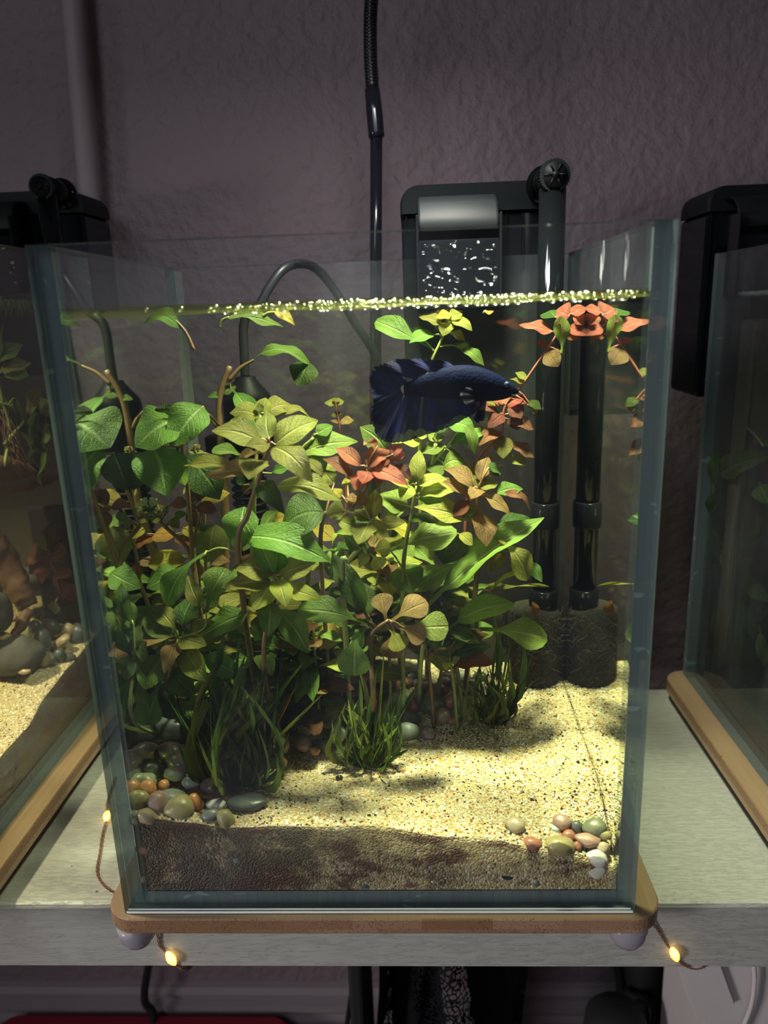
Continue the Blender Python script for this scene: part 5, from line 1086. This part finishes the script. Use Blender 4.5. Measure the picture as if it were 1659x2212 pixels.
def lplant(label, seed, stems, leaves, sm='stem_green', name='stem_plant', cat='plant'):
    root = lp(*stems[0][0]); P_ = thing(name, label, cat, root); bm = bmesh.new(); sp = []
    for st in stems:
        cp = catmull([lp(*s) for s in st], 6) if len(st) > 2 else [lp(*s) for s in st]; tube(bm, cp, lambda t: .0014*(1-.4*t), 7); sp += cp
    for bx, by, tx, ty, d, wd, shp, mt in leaves:
        b, t = lp(bx, by, d), AY(tx, ty, min(.277, crossY(bx, by)+d+random.uniform(-.004, .008)))
        t.x = min(t.x, LXI-.001); s = FPX/(b-CP).dot(_fw); leaf(P_, b, t, wd/s, shp, mt, random.choice((.05, .1, .15)))
        q = min(sp, key=lambda k: (k-b).length)
        if .001 < (q-b).length < .02: tube(bm, [q, b], .0006, 5)
    link('stem', bm, M[sm], P_)
lplant('green stem plant with drooping roots just under the surface of the left aquarium', 1, [[(10, 1010, .05), (20, 920, .05), (0, 840, .05), (-10, 740, .05)], [(10, 960, .05), (60, 900, .04), (90, 860, .04)]],
 [(-10, 740, 10, 790, .05, 22, 'v', 'g'), (-5, 790, 8, 700, .05, 24, 'v', 'g'), (8, 800, 62, 812, .045, 36, 'v', 'b'), (0, 800, 68, 785, .045, 26, 'v', 'o'), (-10, 780, 50, 745, .05, 34, 'v', 'g'), (0, 870, 26, 880, .05, 30, 'v', 'g'), (5, 850, 24, 905, .05, 28, 'v', 'g'),
  (60, 900, 90, 840, .04, 34, 'v', 'o'), (90, 860, 108, 905, .03, 26, 'v', 'y'), (70, 890, 66, 960, .045, 60, 'v', 'd'), (78, 880, 100, 960, .04, 50, 'v', 'd'), (-20, 690, 5, 640, .05, 20, 'v', 'g'), (30, 860, 60, 940, .05, 30, 'v', 'd')])
lplant('broad-leaved green plant against the glass of the left aquarium', 2, [[(90, 1010, .03), (95, 950, .028), (100, 900, .025)]],
 [(104, 918, 84, 978, .018, 40, 'v', 'b'), (102, 970, 92, 1052, .02, 44, 'v', 'g'), (95, 900, 60, 960, .03, 60, 'v', 'd'), (100, 900, 122, 870, .02, 30, 'v', 'o'), (98, 940, 60, 1000, .03, 50, 'v', 'd'), (100, 880, 70, 850, .03, 40, 'v', 'd')])
lplant('dark red plant with pointed leaves behind the stones of the left aquarium', 3, [[(140, 1290, .045), (125, 1240, .045), (105, 1200, .045), (100, 1180, .045)]],
 [(105, 1190, 110, 1128, .045, 30, 'v', 'm'), (100, 1195, 56, 1210, .045, 34, 'v', 'm'), (100, 1195, 85, 1180, .045, 26, 'v', 'y'), (100, 1200, 62, 1240, .045, 36, 'v', 'm'), (105, 1205, 90, 1262, .045, 24, 'v', 'r'), (110, 1190, 130, 1160, .045, 30, 'v', 'm'), (110, 1200, 145, 1190, .04, 34, 'v', 'm'),
  (125, 1240, 132, 1285, .04, 22, 'v', 'k'), (120, 1300, 118, 1328, .04, 20, 'v', 'o'), (125, 1230, 155, 1245, .035, 30, 'v', 'm'), (100, 1190, 92, 1150, .045, 22, 'v', 'y'), (140, 1260, 160, 1300, .03, 26, 'v', 'm')], 'stem_red', 'red_plant')
bm = bmesh.new(); rg = random.Random(9)
for i in range(16):
    a = lp(rg.uniform(-5, 45), rg.uniform(870, 930), .048); b = a+V((rg.uniform(-.006, .012), 0, -rg.uniform(.015, .045))); tube(bm, [a, a.lerp(b, .5)+V((rg.uniform(-.005, .005), 0, 0)), b], .0004, 5, 0, True, 5)
tag(link('hanging_roots', bm, M['bark']), 'thin pale roots hanging below the plants in the left aquarium', 'roots', None, 'stuff')
bm = bmesh.new(); rg = random.Random(12)
for i in range(260):
    y = rg.uniform(.10, .278); x = LXI-.0006-rg.random()**2*.02; p = V((x, y, .300-.0005)); tube(bm, [p, p+V((rg.uniform(-.002, .002), rg.uniform(-.004, .004), -rg.uniform(.002, .010)))], .0006, 4)
tag(link('surface_moss', bm, LM['g']), 'mossy algae fringe at the water line of the left aquarium', 'algae', None, 'stuff')
# ------------------------------------------------------------------ right aquarium contents (unlit)
RXI = RX+T+.001
def rp_(x, y, d=0): return AX(x, y, RXI) if d == 0 else AY(x, y, min(.234, AX(x, y, RXI).y+d))
def rsand(x, y): return .024+.003*noise.noise(V((x*30, y*30, 7)))
t = NT('dark_soil'); ob = t.obj(); a = t.n('ShaderNodeTexVoronoi', {'Vector': ob, 'Scale': 420}).outputs['Distance']
soil = t.pbr(Base_Color=t.ramp(a, [(0, (.035, .032, .028)), (.6, (.01, .009, .008))]), Roughness=.85, Normal=t.bump(a, .8, -.002))
rs = bed('soil_bed', RXI+.0003, .612, .028, .2350, T+.0002, rsand, 60, 60, [soil, soil]); tag(rs, 'dark soil bed on the floor of the right aquarium', 'soil', None, 'stuff')
def rplant(label, stems, leaves, name='fern', cat='plant'):
    root = rp_(*stems[0][0]); P_ = thing(name, label, cat, root); bm = bmesh.new()
    for st in stems: tube(bm, catmull([rp_(*s) for s in st], 6), .0009, 6)
    for bx, by, tx, ty, d, wd, mt in leaves:
        b, t = rp_(bx, by, d), rp_(tx, ty, d+.004)
        s = FPX/(b-CP).dot(_fw); leaf(P_, b, t, wd/s, 'l', mt, .1, (-.5, -.8, .4))
    link('stem', bm, M['stem_green'], P_)
rplant('dim fern with a long pointed leaf in the right aquarium', [[(1540, 1080, .03), (1544, 1020, .03), (1548, 975, .03)]], [(1548, 1030, 1670, 982, .03, 46, 'g'), (1545, 1060, 1546, 970, .03, 20, 'g'), (1640, 1040, 1665, 1090, .02, 40, 'g'), (1540, 1060, 1536, 1110, .03, 22, 'd')])
rplant('thin sprig with two small leaves near the top of the right aquarium plants', [[(1650, 965, .02), (1635, 945, .02), (1615, 925, .02), (1600, 925, .02)]], [(1615, 922, 1588, 930, .02, 20, 'g'), (1630, 945, 1645, 955, .02, 16, 'g'), (1650, 960, 1662, 955, .02, 14, 'g')], 'sprig')
rplant('tall dim plant with hanging strap leaves low in the right aquarium', [[(1600, 1400, .04), (1590, 1300, .04), (1580, 1200, .04)]], [(1580, 1180, 1612, 1090, .03, 26, 'd'), (1560, 1170, 1600, 1260, .03, 30, 'g'), (1555, 1220, 1535, 1130, .03, 22, 'd'), (1600, 1290, 1630, 1380, .03, 30, 'd'), (1640, 1350, 1652, 1440, .02, 22, 'g'), (1560, 1300, 1545, 1380, .03, 26, 'd'), (1600, 1210, 1650, 1150, .03, 26, 'd'), (1590, 1330, 1610, 1420, .03, 20, 'd'), (1545, 1430, 1552, 1465, .03, 18, 'n'), (1620, 1260, 1660, 1300, .02, 30, 'd'), (1580, 1240, 1555, 1290, .03, 22, 'd')])
Wd = thing('driftwood', 'flat dark slab of wood standing in the right aquarium', 'driftwood', rp_(1590, 1200, .05)); bm = bmesh.new()
a, b = rp_(1580, 760, .055), rp_(1590, 1330, .06)
q0 = V((a.x, .205, rsand(a.x, .2)-.003)); box(bm, q0, (a.x+.034, .222, a.z+.022), 0, .003)
bmesh.ops.subdivide_edges(bm, edges=bm.edges[:], cuts=5)
for v in bm.verts: v.co += V((noise.noise(v.co*60), noise.noise(v.co*60+V((4, 0, 0))), 0))*.004
link('wood', bm, plain('wet_wood', (.12, .085, .055), .7, .4, .6, 90), Wd)
tag(TB('rubber_cord', [rp_(1535, 1470, .045), rp_(1590, 1400, .05), rp_(1659, 1320, .05), V((.44, .22, .12))], .0022, M['rubber'], None, 8, 6), 'thin dark cord slanting through the right aquarium', 'cord')
BX('shade_backing', (RX+.001, .2432, .001), (.619, .2438, .276), plain('dark_shade', (.022, .018, .017), .6), RT)  # sheet added to darken the unlit tank, shade put into its colour
# foam line at the right tank's water level
bm = bmesh.new(); rg = random.Random(2)
for i in range(260): bmesh.ops.create_icosphere(bm, subdivisions=1, radius=rg.uniform(.0005, .0012), matrix=Matrix.Translation((RXI+.0008+rg.random()*.002, rg.uniform(.13, .232), .2875+rg.uniform(-.0012, .001))))
tag(link('surface_foam', bm, M['bubble']), 'thin foam line at the water level of the right aquarium', 'foam', None, 'stuff')
# ------------------------------------------------------------------ under the shelf
def net_mat():
    t = NT('net_mesh'); o = t.obj(); v = t.n('ShaderNodeTexVoronoi', {'Vector': o, 'Scale': 210}, feature='DISTANCE_TO_EDGE').outputs[0]
    h = t.ramp(v, [(.10, (1, 1, 1)), (.13, (0, 0, 0))], 'CONSTANT'); big = t.ramp(t.noise(o, 16, 3), [(.50, (1, 1, 1)), (.56, (0, 0, 0))])
    f = t.math('MAXIMUM', h, big)
    return t.surf(t.n('ShaderNodeMixShader', {0: f, 1: t.n('ShaderNodeBsdfTransparent').outputs[0], 2: t.n('ShaderNodeBsdfDiffuse', {0: (.010, .010, .012, 1)}).outputs[0]}).outputs[0])
Bg = thing('mesh_bag', 'black netted bag hanging in folds under the shelf', 'bag', (.12, .20, -.55))
def bagpt(u, v):
    x = .100+u*.125+.010*math.sin(v*5+u*6); y = .190+.030*math.sin(u*9)+.012*math.sin(u*23+v*7); z = -.09-v*.42+.01*math.sin(u*14); return V((x, y, z))
for nm, off, mt in (('outer_net', 0, net_mat()), ('inner_fabric', .03, M['deepblack'])):
    bm = bmesh.new(); g = [[bm.verts.new(bagpt(i/40, j/24)+V((0, off+(.01*math.sin(i*.5) if off else 0), 0))) for j in range(25)] for i in range(41 if not off else 41)]
    for i in range(40):
        if off and i in (4, 5, 6, 7, 22, 23, 24, 25, 26, 34, 35, 36, 37): continue
        for j in range(24): bm.faces.new((g[i][j], g[i+1][j], g[i+1][j+1], g[i][j+1]))
    link(nm, bm, mt, Bg)
bm = bmesh.new(); box(bm, (.088, .16, -.55), (.099, .25, -.09), 0, .003); link('bag_frame', bm, M['deepblack'], Bg, False)
tag(TB('power_cable', [V((-.055, .345, -.10)), AY(318, 2100, .34), AY(332, 2190, .34), AY(352, 2260, .33), V((-.02, .30, FZ+.003))], .0042, M['rubber'], None, 10, 6), 'black cable hanging under the shelf at the left', 'cable')
tag(TB('power_cable', [V((.30, .30, -.08)), AY(1335, 2095, .29), AY(1365, 2150, .27), AY(1400, 2230, .24), V((.29, .20, FZ+.003))], .0045, M['rubber'], None, 10, 6), 'black cable hanging under the shelf right of the netted bag', 'cable')
c = AY(1330, 2212, .20); bm = lathe(bmesh.new(), [(.026, FZ), (.027, c.z-.02), (.025, c.z+.006), (.019, c.z+.014), (.008, c.z+.018)], (c.x, c.y, 0), 'Z', 40)
tag(link('round_tub', bm, M['deepblack']), 'dark round-topped tub barely visible under the shelf', 'tub')
# white plastic appliance with raised square panel
A_ = thing('white_appliance', 'off-white plastic appliance with a raised panel under the shelf at the right', 'appliance', (.32, .12, FZ))
c = AY(1560, 2150, .12)
def ap(x, y, Y=.12): q = AY(x, y, Y); return (q.x, q.z)
zz = FZ
body = [ap(1440, 2085), ap(1700, 2085), (c.x+.12, FZ+.001), (c.x-.005, FZ+.001), ap(1535, 2300)]
link('housing', prism(bmesh.new(), [(c.x-.032, -.09), (c.x+.12, -.09), (c.x+.12, FZ+.001), (c.x+.0, FZ+.001), (c.x-.004, c.z-.035)], .124, .22, 'XZ', 0, None, .003), M['white_plastic'], A_, False)
link('panel', prism(bmesh.new(), [ap(1452, 2060), ap(1545, 2050), ap(1588, 2170), ap(1505, 2204)], .1195, .1238, 'XZ', 0, None, .0015), M['white_plastic'], A_, False)
TB('cord', [AY(1628, 2080, .118), AY(1630, 2120, .118), AY(1622, 2175, .118), AY(1600, 2230, .118)], .0016, M['white_plastic'], A_, 8, 6)
bm = lathe(bmesh.new(), [(.030, FZ), (.034, -.30), (.034, -.11), (.030, -.10)], (AY(1450, 2150, .22).x+.012, .30, 0), 'Z', 32); tag(link('dark_canister', bm, M['deepblack']), 'dark canister standing left of the white appliance under the shelf', 'canister')
# red dotted fabric box
t = NT('red_dots'); o = t.obj(); v = t.n('ShaderNodeTexVoronoi', {'Vector': t.scale(o, (13, 13, 13)), 'Scale': 1, 'Randomness': .0}).outputs['Distance']
red = t.pbr(Base_Color=t.mix(t.ramp(v, [(.30, (1, 1, 1)), (.32, (0, 0, 0))]), (.30, .012, .03), (.55, .50, .52)), Roughness=.8)
q = AY(250, 2193, .345)
tag(link('dotted_box', prism(bmesh.new(), rrect(-.33, .0, .285, .345, .02), FZ, q.z, 'XY', 0, None, .004), red, None, False), 'red fabric box with white polka dots under the shelf at the left', 'box')
